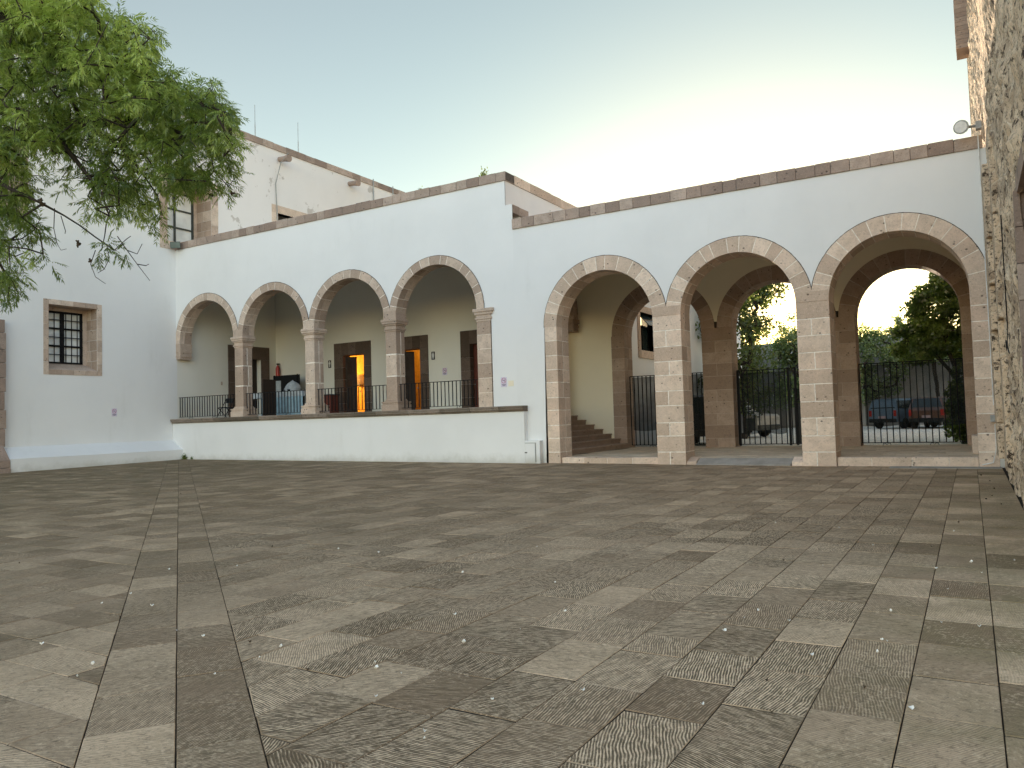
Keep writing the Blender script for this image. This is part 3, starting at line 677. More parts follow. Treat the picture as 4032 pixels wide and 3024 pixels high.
def window(w_, nx, nz, sill, glassmat, curt, so=.31, parts=True):
    y0, y1, z0, z1, dep = w_
    s = MB(); X0 = XL+.012; fo = .17 if dep < .9 else .33
    def stones(a0, a1, b0, b1, vert):
        n = max(2, round(((b1-b0) if vert else (a1-a0))/.42)); 
        for k in range(n):
            if vert: s.box(XL-.15, X0+rnd.uniform(0, .01), a0+.002, a1-.002, b0+(b1-b0)*k/n+.004, b0+(b1-b0)*(k+1)/n-.004, T())
            else: s.box(XL-.15, X0+rnd.uniform(0, .01), a0+(a1-a0)*k/n+.004, a0+(a1-a0)*(k+1)/n-.004, b0+.002, b1-.002, T())
    stones(y0-fo, y0, z0-fo, z1+fo, True); stones(y1, y1+fo, z0-fo, z1+fo, True); stones(y0, y1, z1, z1+fo, False); stones(y0, y1, z0-fo, z0, False)
    # reveals
    XB = XL-dep
    n = 6
    for k in range(n):
        za, zb = z0+(z1-z0)*k/n, z0+(z1-z0)*(k+1)/n
        xm = XL-dep*rnd.uniform(.4, .65)
        for ya, yb in ((y0-.05, y0+.004), (y1-.004, y1+.05)):
            s.box(XB, xm-.006, ya, yb, za+.005, zb-.005, T()); s.box(xm+.006, XL-.01, ya, yb, za+.005, zb-.005, T())
            s.box(XB, XL-.02, ya-.003 if ya > y0 else ya, yb+.003 if ya > y0 else yb-.002, za, zb, 2.) if False else None
    s.box(XB, XL-.01, y0, y1, z1-.004, z1+.05, .35)
    s.hexa([(XB, y0, z0-.1), (XL-.01, y0, z0-.1), (XL-.01, y1, z0-.1), (XB, y1, z0-.1), (XB, y0, z0+sill), (XL-.01, y0, z0+.004), (XL-.01, y1, z0+.004), (XB, y1, z0+sill)], .5)
    s.box(XB, XB+.10, y1-.14, y1, z0, z1-.12, .6); s.box(XB, XB+.10, y0, y0+.14, z0, z1-.12, .6); s.box(XB, XB+.10, y0, y1, z1-.12, z1, .6)
    win = s.build("window", STONE_L, WB)
    gx = XB+.02; ga, gb_, gc, gd = y0+.14, y1-.14, z0+sill, z1-.12
    g = MB(); g.box(gx-.02, gx-.012, ga, gb_, gc, gd); g.build("pane", glassmat, win)
    f = MB(); t = .05
    f.box(gx, gx+.05, ga, ga+t*1.6, gc, gd); f.box(gx, gx+.05, gb_-t*1.6, gb_, gc, gd); f.box(gx, gx+.05, ga, gb_, gc, gc+t); f.box(gx, gx+.05, ga, gb_, gd-t*1.4, gd)
    ym = (ga+gb_)/2
    f.box(gx, gx+.055, ym-.05 if nx > 2 else ym-.035, ym+.05 if nx > 2 else ym+.035, gc, gd)
    for k in range(1, 3): zz = gc+(gd-gc)*k/3; f.box(gx, gx+.045, ga, gb_, zz-.03, zz+.03)
    if nx > 2:
        for k in range(1, 6): zz = gc+(gd-gc)*k/6; f.box(gx+.05, gx+.07, ga, gb_, zz-.014, zz+.014)
        for k in range(1, nx): yy2 = ga+(gb_-ga)*k/nx; f.box(gx+.052, gx+.072, yy2-.012, yy2+.012, gc, gd)
    f.build("frame", IRON if nx > 2 else DARKMETAL, win)
    return win
window(wins[0], 7, 6, .27, GLASS_CURT, True)
window(wins[1], 2, 3, .12, GLASS_CURT, True)
window(wins[2], 2, 3, .12, GLASS_CURT, True)
m = MB()
for (a, b, c, d) in ((24.15, 24.5, 8.9, 10.897), (24.15, 27.35, 10.9, 11.25), (27, 27.35, 8.9, 10.897)): m.box(XL-.3, XL+.015, a, b, c, d, T())
m.box(XL-.32, XL-.3, 24.5, 27, 8.9, 10.9, 3.); m.build("window", STONE, WB)
m = MB(); f0, f1 = 21.67, 23.85
for (a, b) in ((f0, d1[0]), (d1[1], f1)):
    for k in range(5): m.box(XL-.4, XL+.04, a+.003, b-.003, FL+.51*k, FL+.51*k+.505, T())
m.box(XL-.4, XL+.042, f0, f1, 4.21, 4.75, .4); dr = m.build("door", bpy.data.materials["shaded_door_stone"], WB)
m = MB(); m.box(XL-.3, XL-.25, d1[0], d1[1], FL, 4.21); m.build("door_leaf", WOOD, dr)
for (yy, zz) in ((24.65, 13.33), (29.24, 13.36)):          # stone water spouts
    m = MB(); m.tube([(XL-.1, yy, zz+.06), (XL+.30, yy, zz+.03), (XL+.62, yy, zz)], [.12, .12, .17], 10, .3); m.build("water_spout", STONE_OLD, WB)
m = MB(); m.tube([(XL+.62, 24.60, 13.55), (XL+.35, 24.4, 13.1), (XL+.06, 24.35, 12.2), (XL+.05, 24.42, 11.0), (XL+.05, 24.40, 8.9)], .022, 6); m.build("hanging_cable", GALV, WB)
for (yy) in (31.0, 32.6):
    m = MB(); m.tube([(XL+.08, yy, 14.1), (XL+.08, yy, 12.6)], .03, 6); m.build("downpipe", GALV, WB)
m = MB()                                                     # stone buttress at the far left
z = .9; k = 0
while z < 4.85:
    h = rnd.uniform(.42, .6); zb = min(z+h, 4.94); m.box(XL, XL+.22, 10.2, 12.93+rnd.uniform(-.02, .04), z+.006, zb-.006, rnd.random()*.5); z = zb
m.box(XL, XL+.2, 10.2, 12.9, .9, 4.92, 2.)
z = -.05
while z < .5:
    zb = z+rnd.uniform(.22, .3); m.box(XL, XL+.62+rnd.uniform(-.03, .06), 10.2, 12.88+rnd.uniform(-.02, .02), z+.006, zb, rnd.random()*.4); z = zb+.004
m.prism([(XL, z), (XL+.62, z), (XL+.22, .95), (XL, .95)], 1, 10.2, 12.87, .2)
m.build("buttress", STONE_OLD, WB, bevel=.015)

# ------------------------------------------------------------------ rough stone building on the right
SB = thing("rough_stone_building", (XR, 14, 0), "tall rough rubble stone building side running along the right edge of the court", "building")
m = MB(); ys = [7+.11*i for i in range(int((33-7)/.11)+1)]; zs_ = [-.1+.13*j for j in range(int(17.2/.13)+1)]
hole = (7.4, 9.25, 1.6, 3.42)
base = 0
for z in zs_:
    for y in ys:
        n1 = noise.voronoi(Vector((y*1.5, z*1.9, 0)))[0]
        d = (n1[1]-n1[0])*.10+noise.fractal(Vector((y*2.2, z*2.2, 3)), .8, 2.0, 4)*.05+noise.noise(Vector((y*9, z*6, 1)))*.022
        if 16.2 < y < YW+.6: d *= .5
        m.v.append((XR+.06-d, y, z))
nyy = len(ys)
for j in range(len(zs_)-1):
    for i in range(nyy-1):
        cy, cz = ys[i]+.055, zs_[j]+.065
        if hole[0] < cy < hole[1] and hole[2] < cz < hole[3]: continue
        if cy < 17.5 and cz > 10.: continue  # unseen near part kept low, shaped to let more sky light into the court
        q = j*nyy+i; m.f.append([q, q+1, q+nyy+1, q+nyy]); m.t.append(.5); m.a.append(0.); m.g.append(0.)
m.build("wall", RUBBLE, SB)
m = MB(); m.box(XR+.12, XR+6, 4, 32.95, -.1, 16.5); m.build("core", RUBBLE, SB) if False else None
m = MB(); m.face([(XR, 33.0, -.1), (XR+8, 33.0, -.1), (XR+8, 33.0, 17), (XR, 33.0, 17)]); m.face([(XR, 17.5, 17), (XR+8, 17.5, 17), (XR+8, 33, 17), (XR, 33, 17)]); m.face([(XR+8, 17.5, 0), (XR+8, 33, 0), (XR+8, 33, 17), (XR+8, 17.5, 17)]); m.face([(XR, 7, 0), (XR+8, 7, 0), (XR+8, 7, 10), (XR, 7, 10)]); m.face([(XR, 7, 10), (XR+8, 7, 10), (XR+8, 17.5, 10), (XR, 17.5, 10)]); m.face([(XR, 17.5, 10), (XR+8, 17.5, 10), (XR+8, 17.5, 17), (XR, 17.5, 17)]); m.face([(XR+8, 7, 0), (XR+8, 17.5, 0), (XR+8, 17.5, 10), (XR+8, 7, 10)]); m.build("end_wall", RUBBLE, SB)
m = MB()                                                     # window opening near the viewer: dressed jamb and dark recess
for k in range(5): m.box(XR-.03, XR+.55, hole[1]-.02, hole[1]+.12+rnd.uniform(-.05, .05), hole[2]+.37*k+.004, hole[2]+.37*(k+1)-.004, T())
m.box(XR+.0, XR+.55, hole[0], hole[1]+.1, hole[3], hole[3]+.2, .3); m.box(XR+.5, XR+.55, hole[0], hole[1], hole[2], hole[3], .2); m.box(XR-.0, XR+.5, hole[0], hole[1]+.1, hole[2]-.15, hole[2], .4)
m.build("window", STONE_OLD, SB)
m = MB()                                                     # dressed corner stones near the gateway
z = .3
while z < 5.6:
    m = MB(); h = rnd.uniform(.5, 1.1); m.box(XR-.10, XR+.1, 17.0+rnd.uniform(-.5, .3), 18.2, z, z+h-.01, T()); m.build("corner_stone", RUBBLE, SB, bevel=.02); m = MB()
    m.box(XR-.05, XR+.1, 14.7+rnd.uniform(-.3, .3), 15.3, z, z+h-.02, T()); m.build("corner_stone", RUBBLE, SB, bevel=.02); z += h
m = MB()                                                     # projecting eave high up
for k in range(28): m.box(XR-.34+rnd.uniform(-.012, .012), XR+.1, 29.4, 30.4+rnd.uniform(-.02, .02), 13.15+.15*k, 13.15+.15*k+.142, .5*T())
m.build("eave", STONE_OLD, SB)
m = MB(); m.box(XR-.07, XR, 19.5, 21, 11.2, 14.5, .3); m.build("downpipe_board", WOOD, SB)
m = MB(); m.tube([(XR-.06, 17.5, 16.5), (XR-.06, 17.5, 9.6)], .02, 8); m.tube([(XR-.06, 15.5, 16.5), (XR-.06, 15.5, 8.8)], .015, 8); m.build("conduit", WHITEPL, SB)
m = MB(); m.tube([(XR-.09, YW-.05, 7.1), (XR-.09, YW-.06, 5.5), (XR-.085, YW-.06, 3), (XR-.085, YW-.06, 1.3)], .014, 6); m.tube([(XR-.08, YW-.08, .9), (XR-.08, YW-.07, .4), (XR-.15, YW-.1, .1), (XR-.35, YW-.08, .05)], .014, 6); m.build("cable", WHITEPL, SB)
m = MB(); m.box(XR-.16, XR-.07, YW-.10, YW-.03, .95, 1.10); m.build("junction_box", GALV, SB, bevel=.008)
m = MB(); m.tube([(XR-.02, 12.5, 3.9), (XR-.02, 12.45, 2.4), (XR-.03, 12.7, 2.0)], .008, 5); m.tube([(XR-.03, 12.7, 2.0), (XR-.06, 12.1, 2.15), (XR-.05, 11.6, 1.95)], .008, 5); m.build("loose_wire", IRON, SB)
m = MB(); m.box(-1.6, XR-.02, YW-.55, YW-.03, -.02, .010); tag(m.build("drain_slab", m_flat("blue_grey_cement", (.40, .38, .33), .9, .2, sc_=3., var=.2)), "pale blue grey cement strip at the foot of the rough wall beside the right arch", "slab")

# ------------------------------------------------------------------ railings and gates
def scroll(m, x, y, z, r=.045):
    for s in (-1, 1):
        pts = [(x+s*(.01+r-math.cos(a)*r), y, z-r+math.sin(a)*r) for a in [math.pi*.0+k*math.pi*1.6/8 for k in range(9)]]
        m.tube(pts, .009, 5)
def railing(x0, x1, y, z0, z1, label, sp=.145, feet=(.35, .75)):
    t = thing("railing", ((x0+x1)/2, y, z0), label, "railing", "iron railings between the small arches")
    m = MB(); m.box(x0-.05, x1+.05, y-.02, y+.02, z1-.012, z1+.008); m.box(x0-.05, x1+.05, y-.014, y+.014, z0+.07, z0+.084); m.build("rail", IRON, t)
    m = MB(); n = max(2, round((x1-x0)/sp))
    for k in range(n+1):
        xx = x0+(x1-x0)*k/n; m.box(xx-.011, xx+.011, y-.011, y+.011, z0+.07, z1)
    m.build("balusters", IRON, t)
    for f in feet: m = MB(); scroll(m, x0+(x1-x0)*f, y, z0+.08); m.build("scroll_foot", IRON, t)
    return t
ry = YW+.09
railing(-26.38, -23.2, ry, 1.685, 2.52, "black iron railing in the leftmost small arch, next to the white corner", feet=(.2, .62))
railing(-22.6, -19.64, ry, 1.685, 2.52, "black iron railing in the second small arch, in front of the blue draped table", feet=(.3, .7))
railing(-19.05, -16.08, ry, 1.685, 2.52, "black iron railing in the third small arch, in front of the lit restroom door", feet=(.02, .72))
railing(-15.5, -12.52, ry, 1.685, 2.52, "black iron railing in the fourth small arch, beside the end pilaster", feet=(.3, .75))
GY = 25.55
def gate(name, x0, x1, z0, z1, label, sp, cloth=None, posts=(), feet=()):
    t = thing(name, ((x0+x1)/2, GY, PF), label, "gate", "black iron gates in the rear arches")
    for (za, zb) in ((z1-.015, z1+.01), (z0, z0+.025)): m = MB(); m.box(x0, x1, GY-.02, GY+.02, za, zb); m.build("rail", IRON, t)
    for p in posts: m = MB(); m.box(p-.035, p+.035, GY-.03, GY+.03, z0-.03, z1+.03); m.build("post", IRON, t)
    m = MB(); n = max(2, round((x1-x0)/sp))
    for k in range(n+1): xx = x0+(x1-x0)*k/n; m.box(xx-.014, xx+.014, GY-.014, GY+.014, z0, z1)
    m.build("bars", IRON, t)
    if cloth:
        m = MB(); N = 24
        for (a, b, c0, c1) in cloth:
            P = lambda u, v: (a+(b-a)*u, GY+.05+.02*math.sin(u*9+v*3), c0+(c1-c0)*v-(.04*math.sin(u*math.pi*3) if v == 0 else 0))
            for i in range(N):
                for j in range(4): m.face([P(i/N, j/4), P((i+1)/N, j/4), P((i+1)/N, (j+1)/4), P(i/N, (j+1)/4)])
        m.build("shade_cloth", CLOTH, t)
    if feet:
        for f in feet: m = MB(); scroll(m, f, GY, z0+.0, .05); m.build("scroll_foot", IRON, t)
    return t
gate("iron_gate", -10.26, -7.57, .27, 2.68, "black barred iron gate in the left rear arch with dark slate cloth behind", .15, [(-10.2, -7.6, .80, 2.64)], feet=(-9.5, -8.3))
g2 = gate("iron_gate", -6.54, -3.86, .26, 2.66, "black barred iron gate in the middle rear arch with lock plate and red sign", .165, [(-6.42, -5.05, .62, 2.58), (-4.8, -3.9, .3, 2.0)], posts=(-6.5, -4.93, -4.72))
m = MB(); m.box(-4.78, -3.88, GY+.02, GY+.028, .28, 1.55); m.build("lock_panel", BLACKB, g2)
m = MB(); m.box(-4.02, -3.88, GY-.03, GY-.02, 2.0, 2.42); m.build("red_plate", REDP, g2)
gate("iron_gate", -2.86, -.14, .27, 2.66, "black barred iron gate in the right rear arch, cloth hung behind, tree beyond", .165, [(-2.75, -.15, .80, 2.62)], feet=(-2.2, -.95))

# ------------------------------------------------------------------ signs and small wall things
def nosmoke(name, o, ux, n, w_, h_, label):
    """o: lower left corner, ux: unit vector along the wall, n: outward normal"""
    o, ux, n = Vector(o), Vector(ux), Vector(n); uz = Vector((0, 0, 1))
    t = thing(name, o+ux*w_/2, label, "sign", "no smoking signs")
    def quad(m, a, b, c, d, off): 
        P = lambda u, v, k: o+ux*u*w_+uz*v*h_+n*k
        m.hexa([P(a, c, 0), P(b, c, 0), P(b, c, off), P(a, c, off), P(a, d, 0), P(b, d, 0), P(b, d, off), P(a, d, off)])
    m = MB(); quad(m, 0, 1, 0, 1, .006); m.build("plate", SIGNBG, t)
    m = MB(); c = o+ux*w_*.5+uz*h_*.66; r0, r1 = w_*.34, w_*.40
    for k in range(28):
        a, b = 2*math.pi*k/28, 2*math.pi*(k+1)/28
        m.face([c+ux*math.cos(q)*r+uz*math.sin(q)*r+n*.008 for q, r in ((a, r0), (b, r0), (b, r1), (a, r1))])
    d = (ux-uz).normalized(); e = (ux+uz).normalized()*w_*.03
    m.face([c-d*r0-e+n*.009, c+d*r0-e+n*.009, c+d*r0+e+n*.009, c-d*r0+e+n*.009]); m.build("prohibition_ring", SIGNRED, t)
    m = MB(); 
    m.face([c+ux*a*w_+uz*b*w_+n*.0075 for a, b in ((-.24, -.03), (.2, -.03), (.2, .04), (-.24, .04))])
    m.face([c+ux*a*w_+uz*b*w_+n*.0075 for a, b in ((.08, .06), (.12, .06), (.16, .2), (.12, .2))]); m.build("cigarette", SIGNINK, t)
    m = MB()
    for k, (a, b) in enumerate(((.14, .86), (.2, .8), (.3, .7))): m.face([o+ux*q[0]*w_+uz*q[1]*h_+n*.0075 for q in ((a, .24-.07*k), (b, .24-.07*k), (b, .28-.07*k), (a, .28-.07*k))])
    m.build("lettering", SIGNINK, t)
nosmoke("no_smoking_sign", (-11.73, YW-.002, 2.25), (1, 0, 0), (0, -1, 0), .20, .28, "small lilac no smoking sign on the white wall between the small and the tall arches")
nosmoke("no_smoking_sign", (XL+.002, 16.59, 1.83), (0, 1, 0), (1, 0, 0), .20, .28, "small lilac no smoking sign on the left white wall below the barred window")
nosmoke("no_smoking_sign", (-17.40, BK-.002, 3.07), (1, 0, 0), (0, -1, 0), .22, .28, "small no smoking sign on the shaded loggia wall right of the figure sign")
def wc(x0, x1, z0, z1, label, skirt):
    t = thing("restroom_sign", ((x0+x1)/2, BK, z0), label, "sign", "restroom figure signs")
    m = MB(); m.box(x0, x1, BK-.012, BK-.001, z0, z1); m.build("plate", SIGNBR, t)
    m = MB(); c = (x0+x1)/2; y = BK-.014; h = z1-z0; zb = z0+h*.12
    def q(a, b, c0, d): m.face([(c+a, y, zb+c0*h), (c+b, y, zb+c0*h), (c+b, y, zb+d*h), (c+a, y, zb+d*h)])
    q(-.025, .025, .64, .78); q(-.035, .035, .34, .62); q(-.028, -.004, 0, .34); q(.004, .028, 0, .34); q(-.055, -.04, .34, .6); q(.04, .055, .34, .6)
    if skirt: m.face([(c-.05, y-.001, zb+.2*h), (c+.05, y-.001, zb+.2*h), (c+.03, y-.001, zb+.45*h), (c-.03, y-.001, zb+.45*h)])
    m.build("figure", WHITEPL, t)
wc(-23.31, -23.15, 3.70, 4.02, "dark upright restroom sign with white figure left of the lit doorway", False)
wc(-17.90, -17.74, 3.70, 4.01, "dark upright restroom sign with white figure right of the second doorway", True)
m = MB(); m.box(XL, XL+.02, 21.30, 21.37, 3.06, 3.2); tag(m.build("light_switch", m_flat("beige_plastic", (.5, .42, .34), .5)), "small beige switch plate on the loggia end wall left of the doorway", "switch")
m = MB(); m.box(-11.48, -11.30, YW-.006, YW-.001, 2.26, 2.42); tag(m.build("faded_patch", CREAM), "faint pale rectangle left by a removed notice beside the no smoking sign", "notice")
def floodlight(name, c, d, label, kind):
    c, d = Vector(c), Vector(d).normalized(); t = thing(name, c, label, "floodlight"); s = d.cross(Vector((0, 0, 1))).normalized(); u = s.cross(d)
    m = MB()
    if kind == 'box':
        P = lambda a, b, e: c+s*a+u*b+d*e
        m.hexa([P(-.2, -.13, .06), P(.2, -.13, .06), P(.14, -.09, -.1), P(-.14, -.09, -.1), P(-.2, .13, .06), P(.2, .13, .06), P(.14, .09, -.1), P(-.14, .09, -.1)]); m.build("housing", DARKMETAL, t, bevel=.01)
        m = MB(); m.face([P(-.18, -.11, .062), P(.18, -.11, .062), P(.18, .11, .062), P(-.18, .11, .062)]); m.build("lens", m_glass("lamp_glass", (.20, .24, .21), .15), t)
        m = MB(); m.tube([P(0, 0, -.1), P(.02, .0, -.3)], .025, 6); m.build("bracket", IRON, t)
    else:
        m.tube([c-d*.14, c-d*.02, c+d*.08, c+d*.10], [.07, .12, .15, .15], 14); m.build("housing", GALV, t, smooth=False)
        m = MB(); m.tube([c+d*.1, c+d*.112], [.12, .12], 14); m.build("lens", WHITEPL, t)
        m = MB(); m.tube([c, c+Vector((.25, .05, .0)), (XR, c.y+.1, c.z+.02)], .03, 6); m.box(XR-.13, XR-.02, c.y, c.y+.18, c.z-.07, c.z+.09); m.build("bracket", GALV, t)
floodlight("floodlight", (-26.08, 19.0, 8.40), (.5, -.8, -.25), "grey box floodlight fixed at the corner where coping meets the tall white wall", 'box')
floodlight("floodlight", (.13, 18.95, 7.22), (-.25, -.9, -.1), "round pale floodlight on the coping at the rough stone wall", 'round')
for (yy, z0, z1) in ((23.67, 14.0, 15.68), (26.25, 14.0, 15.72)):
    m = MB(); m.tube([(XL-.45, yy, z0-.4), (XL-.45, yy, z0+.8)], .022, 6); m.tube([(XL-.45, yy, z0+.8), (XL-.45, yy, z1)], .012, 6)
    tag(m.build("lightning_rod", GALV), "thin upright rod on the tall white roof, "+("the nearer one beside the tree" if yy < 25 else "the farther one above the stone spout"), "rod", "rods on the roof")
m = MB()
for a in (.4, 1.5, 2.7, 3.9, 5.1): m.tube([(XR-.05, YW-.25, 4.75), (XR-.06+.02*math.cos(a), YW-.25+.10*math.cos(a), 4.75+.17*math.sin(a))], [.018, .012], 5)
tag(m.build("ribbon", YELRIB), "tattered yellow ribbon stuck on the rough wall beside the right arch", "ribbon")

# ------------------------------------------------------------------ loggia furniture
t = thing("folding_table", (-23.2, 21.7, FL), "long table with white top and pale blue cloth behind the second small arch railing", "table")
m = MB(); m.box(-24.75, -21.85, 21.4, 22.1, 2.42, 2.66); m.build("tabletop", PALECL, t, bevel=.01)
m = MB(); N = 60
for k in range(N):
    xa, xb = -24.2+2.3*k/N, -24.2+2.3*(k+1)/N; ya, yb = 21.39+.03*math.sin(k*1.1), 21.39+.03*math.sin((k+1)*1.1); m.face([(xa, ya, FL+.05), (xb, yb, FL+.05), (xb, yb, 2.45), (xa, ya, 2.45)])
m.build("table_cloth", BLUECL, t)
for xx in (-24.65, -21.95):
    for yy in (21.5, 22.0):
        m = MB(); m.tube([(xx, yy, FL), (xx, yy, 2.43)], .022, 6); m.build("leg", IRON, t)
t = thing("covered_bundle", (-22.75, 21.7, 2.66), "pale peaked bundle under a cloth standing on the long loggia table", "bundle")
m = MB(); m.lathe((-22.75, 21.7, 2.66), ((.30, 0), (.31, .08), (.27, .2), (.18, .30), (.05, .40), (0, .43)), 'z', 14)
for i, v in enumerate(m.v):
    n_ = noise.noise(Vector(v)*5)*.04; m.v[i] = (v[0]+n_, v[1]+n_, v[2]+n_*.5)
m.build("cloth_cover", PALECL, t); m = MB(); m.box(-22.9, -22.62, 21.4, 21.46, 2.66, 2.72); m.build("base_strap", IRON, t)
t = thing("display_board", (-25.1, 23.6, FL), "large black display board standing behind the long loggia table", "board")
m = MB(); m.box(-25.88, -24.34, 23.57, 23.63, 2.3, 3.47); m.build("board", BLACKB, t); 
for xx in (-25.8, -24.42):
    m = MB(); m.box(xx-.03, xx+.03, 23.55, 23.57, FL, 3.49); m.build("leg", IRON, t)
m = MB(); m.box(-25.75, -25.4, 23.54, 23.56, 2.7, 3.25); m.build("pinned_paper", PALECL, t)
t = thing("fire_extinguisher", (-26.2, 24.1, 3.3), "red fire extinguisher hung in the back corner of the loggia", "extinguisher")
m = MB(); m.lathe((-26.2, 24.13, 3.40), ((0, 0), (.085, .01), (.09, .05), (.09, .45), (.06, .54), (.025, .58), (.025, .62)), 'z', 14); m.build("cylinder", REDP, t, smooth=True)
m = MB(); m.box(-26.25, -26.12, 24.1, 24.16, 4.0, 4.07); m.tube([(-26.2, 24.13, 4.0), (-26.08, 24.1, 3.9), (-26.07, 24.1, 3.6)], .015, 6); m.build("valve_and_hose", BLACKB, t)
m = MB(); m.box(-24.2, -23.9, 23.9, 24.2, 2.0, 3.25); m.box(-24.22, -23.88, 23.88, 24.2, 3.25, 3.3); tag(m.build("locker", REDWOOD), "narrow dark red locker behind the second column of the loggia", "locker")
t = thing("wooden_bin", (-21.1, 22.0, FL), "red brown wooden bin with dark top behind the third arch railing", "bin")
m = MB(); m.box(-21.4, -20.87, 21.8, 22.25, FL, 2.42); m.build("box", REDWOOD, t, bevel=.01); m = MB(); m.box(-21.43, -20.84, 21.77, 22.28, 2.42, 2.46); m.build("lid", BLACKB, t)
t = thing("folding_chair", (-25.2, 20.6, FL), "black folding chair behind the leftmost loggia railing", "chair")
m = MB(); m.box(-25.44, -24.98, 20.72, 20.75, 2.28, 2.46); m.build("backrest", BLACKB, t, bevel=.01); m = MB(); m.box(-25.42, -25.0, 20.35, 20.72, 2.08, 2.11); m.build("seat", BLACKB, t)
for xx in (-25.44, -24.98):
    m = MB(); m.tube([(xx, 20.76, 2.46), (xx, 20.25, FL)], .014, 6); m.build("leg", IRON, t); m = MB(); m.tube([(xx, 20.35, 2.09), (xx, 20.8, FL)], .014, 6); m.build("leg", IRON, t)
m = MB(); m.box(-22.50, -22.43, 19.95, 20.55, FL, 3.05); tag(m.build("leaning_board", WOOD), "dark narrow board standing upright beside the first column of the loggia", "board")

# ------------------------------------------------------------------ annex, boundary wall
AX = thing("plastered_annex", (-11, 28, 0), "white annex wall beyond the left gate with an open tilted window", "building")
m = MB(); panel(m, 0, -10.95, 25.95, 44, 0, 7.6, [(28.45, 29.95, 3.85, 5.35)], .5, 1); m.build("wall", WHITE, AX)
m = MB(); m.box(-19, -11.46, 26, 44, 7.2, 7.58); m.build("roof", CONC, AX)
m = MB()
for (a, b, c, d) in ((28.2, 28.45, 3.55, 5.6), (29.95, 30.2, 3.55, 5.6), (28.45, 29.95, 3.55, 3.85), (28.45, 29.95, 5.35, 5.6)): m.box(-11.2, -10.9, a, b, c, d, T())
wn_ = m.build("window", STONE, AX)
m = MB(); m.box(-11.2, -11.17, 28.45, 29.95, 3.85, 4.85); m.hexa([(-11.15, 28.5, 4.9), (-10.6, 28.5, 4.72), (-10.6, 29.9, 4.72), (-11.15, 29.9, 4.9), (-11.12, 28.5, 4.93), (-10.58, 28.5, 4.76), (-10.58, 29.9, 4.76), (-11.12, 29.9, 4.93)]) if False else None
m.hexa([(-10.60, 28.5, 4.80), (-10.57, 28.5, 4.80), (-10.57, 29.9, 4.80), (-10.60, 29.9, 4.80), (-11.10, 28.5, 5.33), (-11.07, 28.5, 5.33), (-11.07, 29.9, 5.33), (-11.10, 29.9, 5.33)]); m.build("pane", GLASS_DARK, wn_)
m = MB()
for yy in (28.5, 29.2, 29.9): m.box(-11.16, -11.12, yy-.03, yy+.03, 3.85, 4.9)
for zz in (3.88, 4.85): m.box(-11.16, -11.12, 28.45, 29.95, zz-.03, zz+.03)
m.build("frame", IRON, wn_)
m = MB(); m.box(-30, 12, 59, 59.4, 0, 6.2)
for k in range(40): a = -30+1.05*k; m.box(a+.01, a+1.04, 58.95, 59.45, 6.2, 6.34, T())
tag(m.build("boundary_wall", GREYPL), "tall grey rendered wall closing the car park behind the hedges", "wall")

# ------------------------------------------------------------------ trees
def skeleton(limbs, anchors, tip=.006, expo=.42, maxr=.3):
    """limbs: polylines, the first one starts at the root; anchors: points every twig must reach.  Returns a bark mesh"""
    P, par = [], []
    for li, L in enumerate(limbs):
        pts = [Vector(p) for p in L]; prev = -1
        if li and P: prev = min(range(len(P)), key=lambda i: (P[i]-pts[0]).length)
        for k in range(len(pts)-1):
            n = max(1, int((pts[k+1]-pts[k]).length/.22))
            for q in range(n):
                p = pts[k].lerp(pts[k+1], q/n); 
                if k+q: p = p+Vector((rnd.gauss(0, .012), rnd.gauss(0, .012), rnd.gauss(0, .012)))
                P.append(p); par.append(prev); prev = len(P)-1
        P.append(pts[-1]); par.append(prev)
    anc = sorted(anchors, key=lambda a: min((a-p).length for p in P[::3]))
    tips = []
    for a in anc:
        i = min(range(len(P)), key=lambda j: (P[j]-a).length_squared)
        d = (a-P[i]).length; prev = i; n = max(1, int(d/.2))
        sag = Vector((0, 0, -.06*d))
        for q in range(1, n+1):
            f = q/n; p = P[i].lerp(a, f)+sag*(4*f*(1-f))*-.5+Vector((rnd.gauss(0, .02), rnd.gauss(0, .02), rnd.gauss(0, .02)))*(0 if q == n else 1)
            P.append(p); par.append(prev); prev = len(P)-1
        tips.append((a, (a-P[par[prev]] if par[prev] >= 0 else Vector((0, 0, -1)))))
    cnt = [1]*len(P)
    for i in range(len(P)-1, -1, -1):
        if par[i] >= 0: cnt[par[i]] += cnt[i]
    m = MB()
    for i in range(len(P)):
        if par[i] < 0: continue
        r1 = min(maxr, tip*cnt[i]**expo); r0 = min(maxr, tip*cnt[par[i]]**expo); r0 = min(r0, r1*1.5)
        m.tube([P[par[i]], P[i]], [r0, r1], 6 if r0 > .02 else 4, .5, False)
    return m, tips
def leaflet(m, b, d, n, L, w, tone):
    s = d.cross(n).normalized()*w/2; m.face([b, b+d*L*.42+s, b+d*L, b+d*L*.42-s], tone)
def rv(): 
    while True:
        v = Vector((rnd.uniform(-1, 1), rnd.uniform(-1, 1), rnd.uniform(-1, 1)))
        if .05 < v.length < 1: return v.normalized()
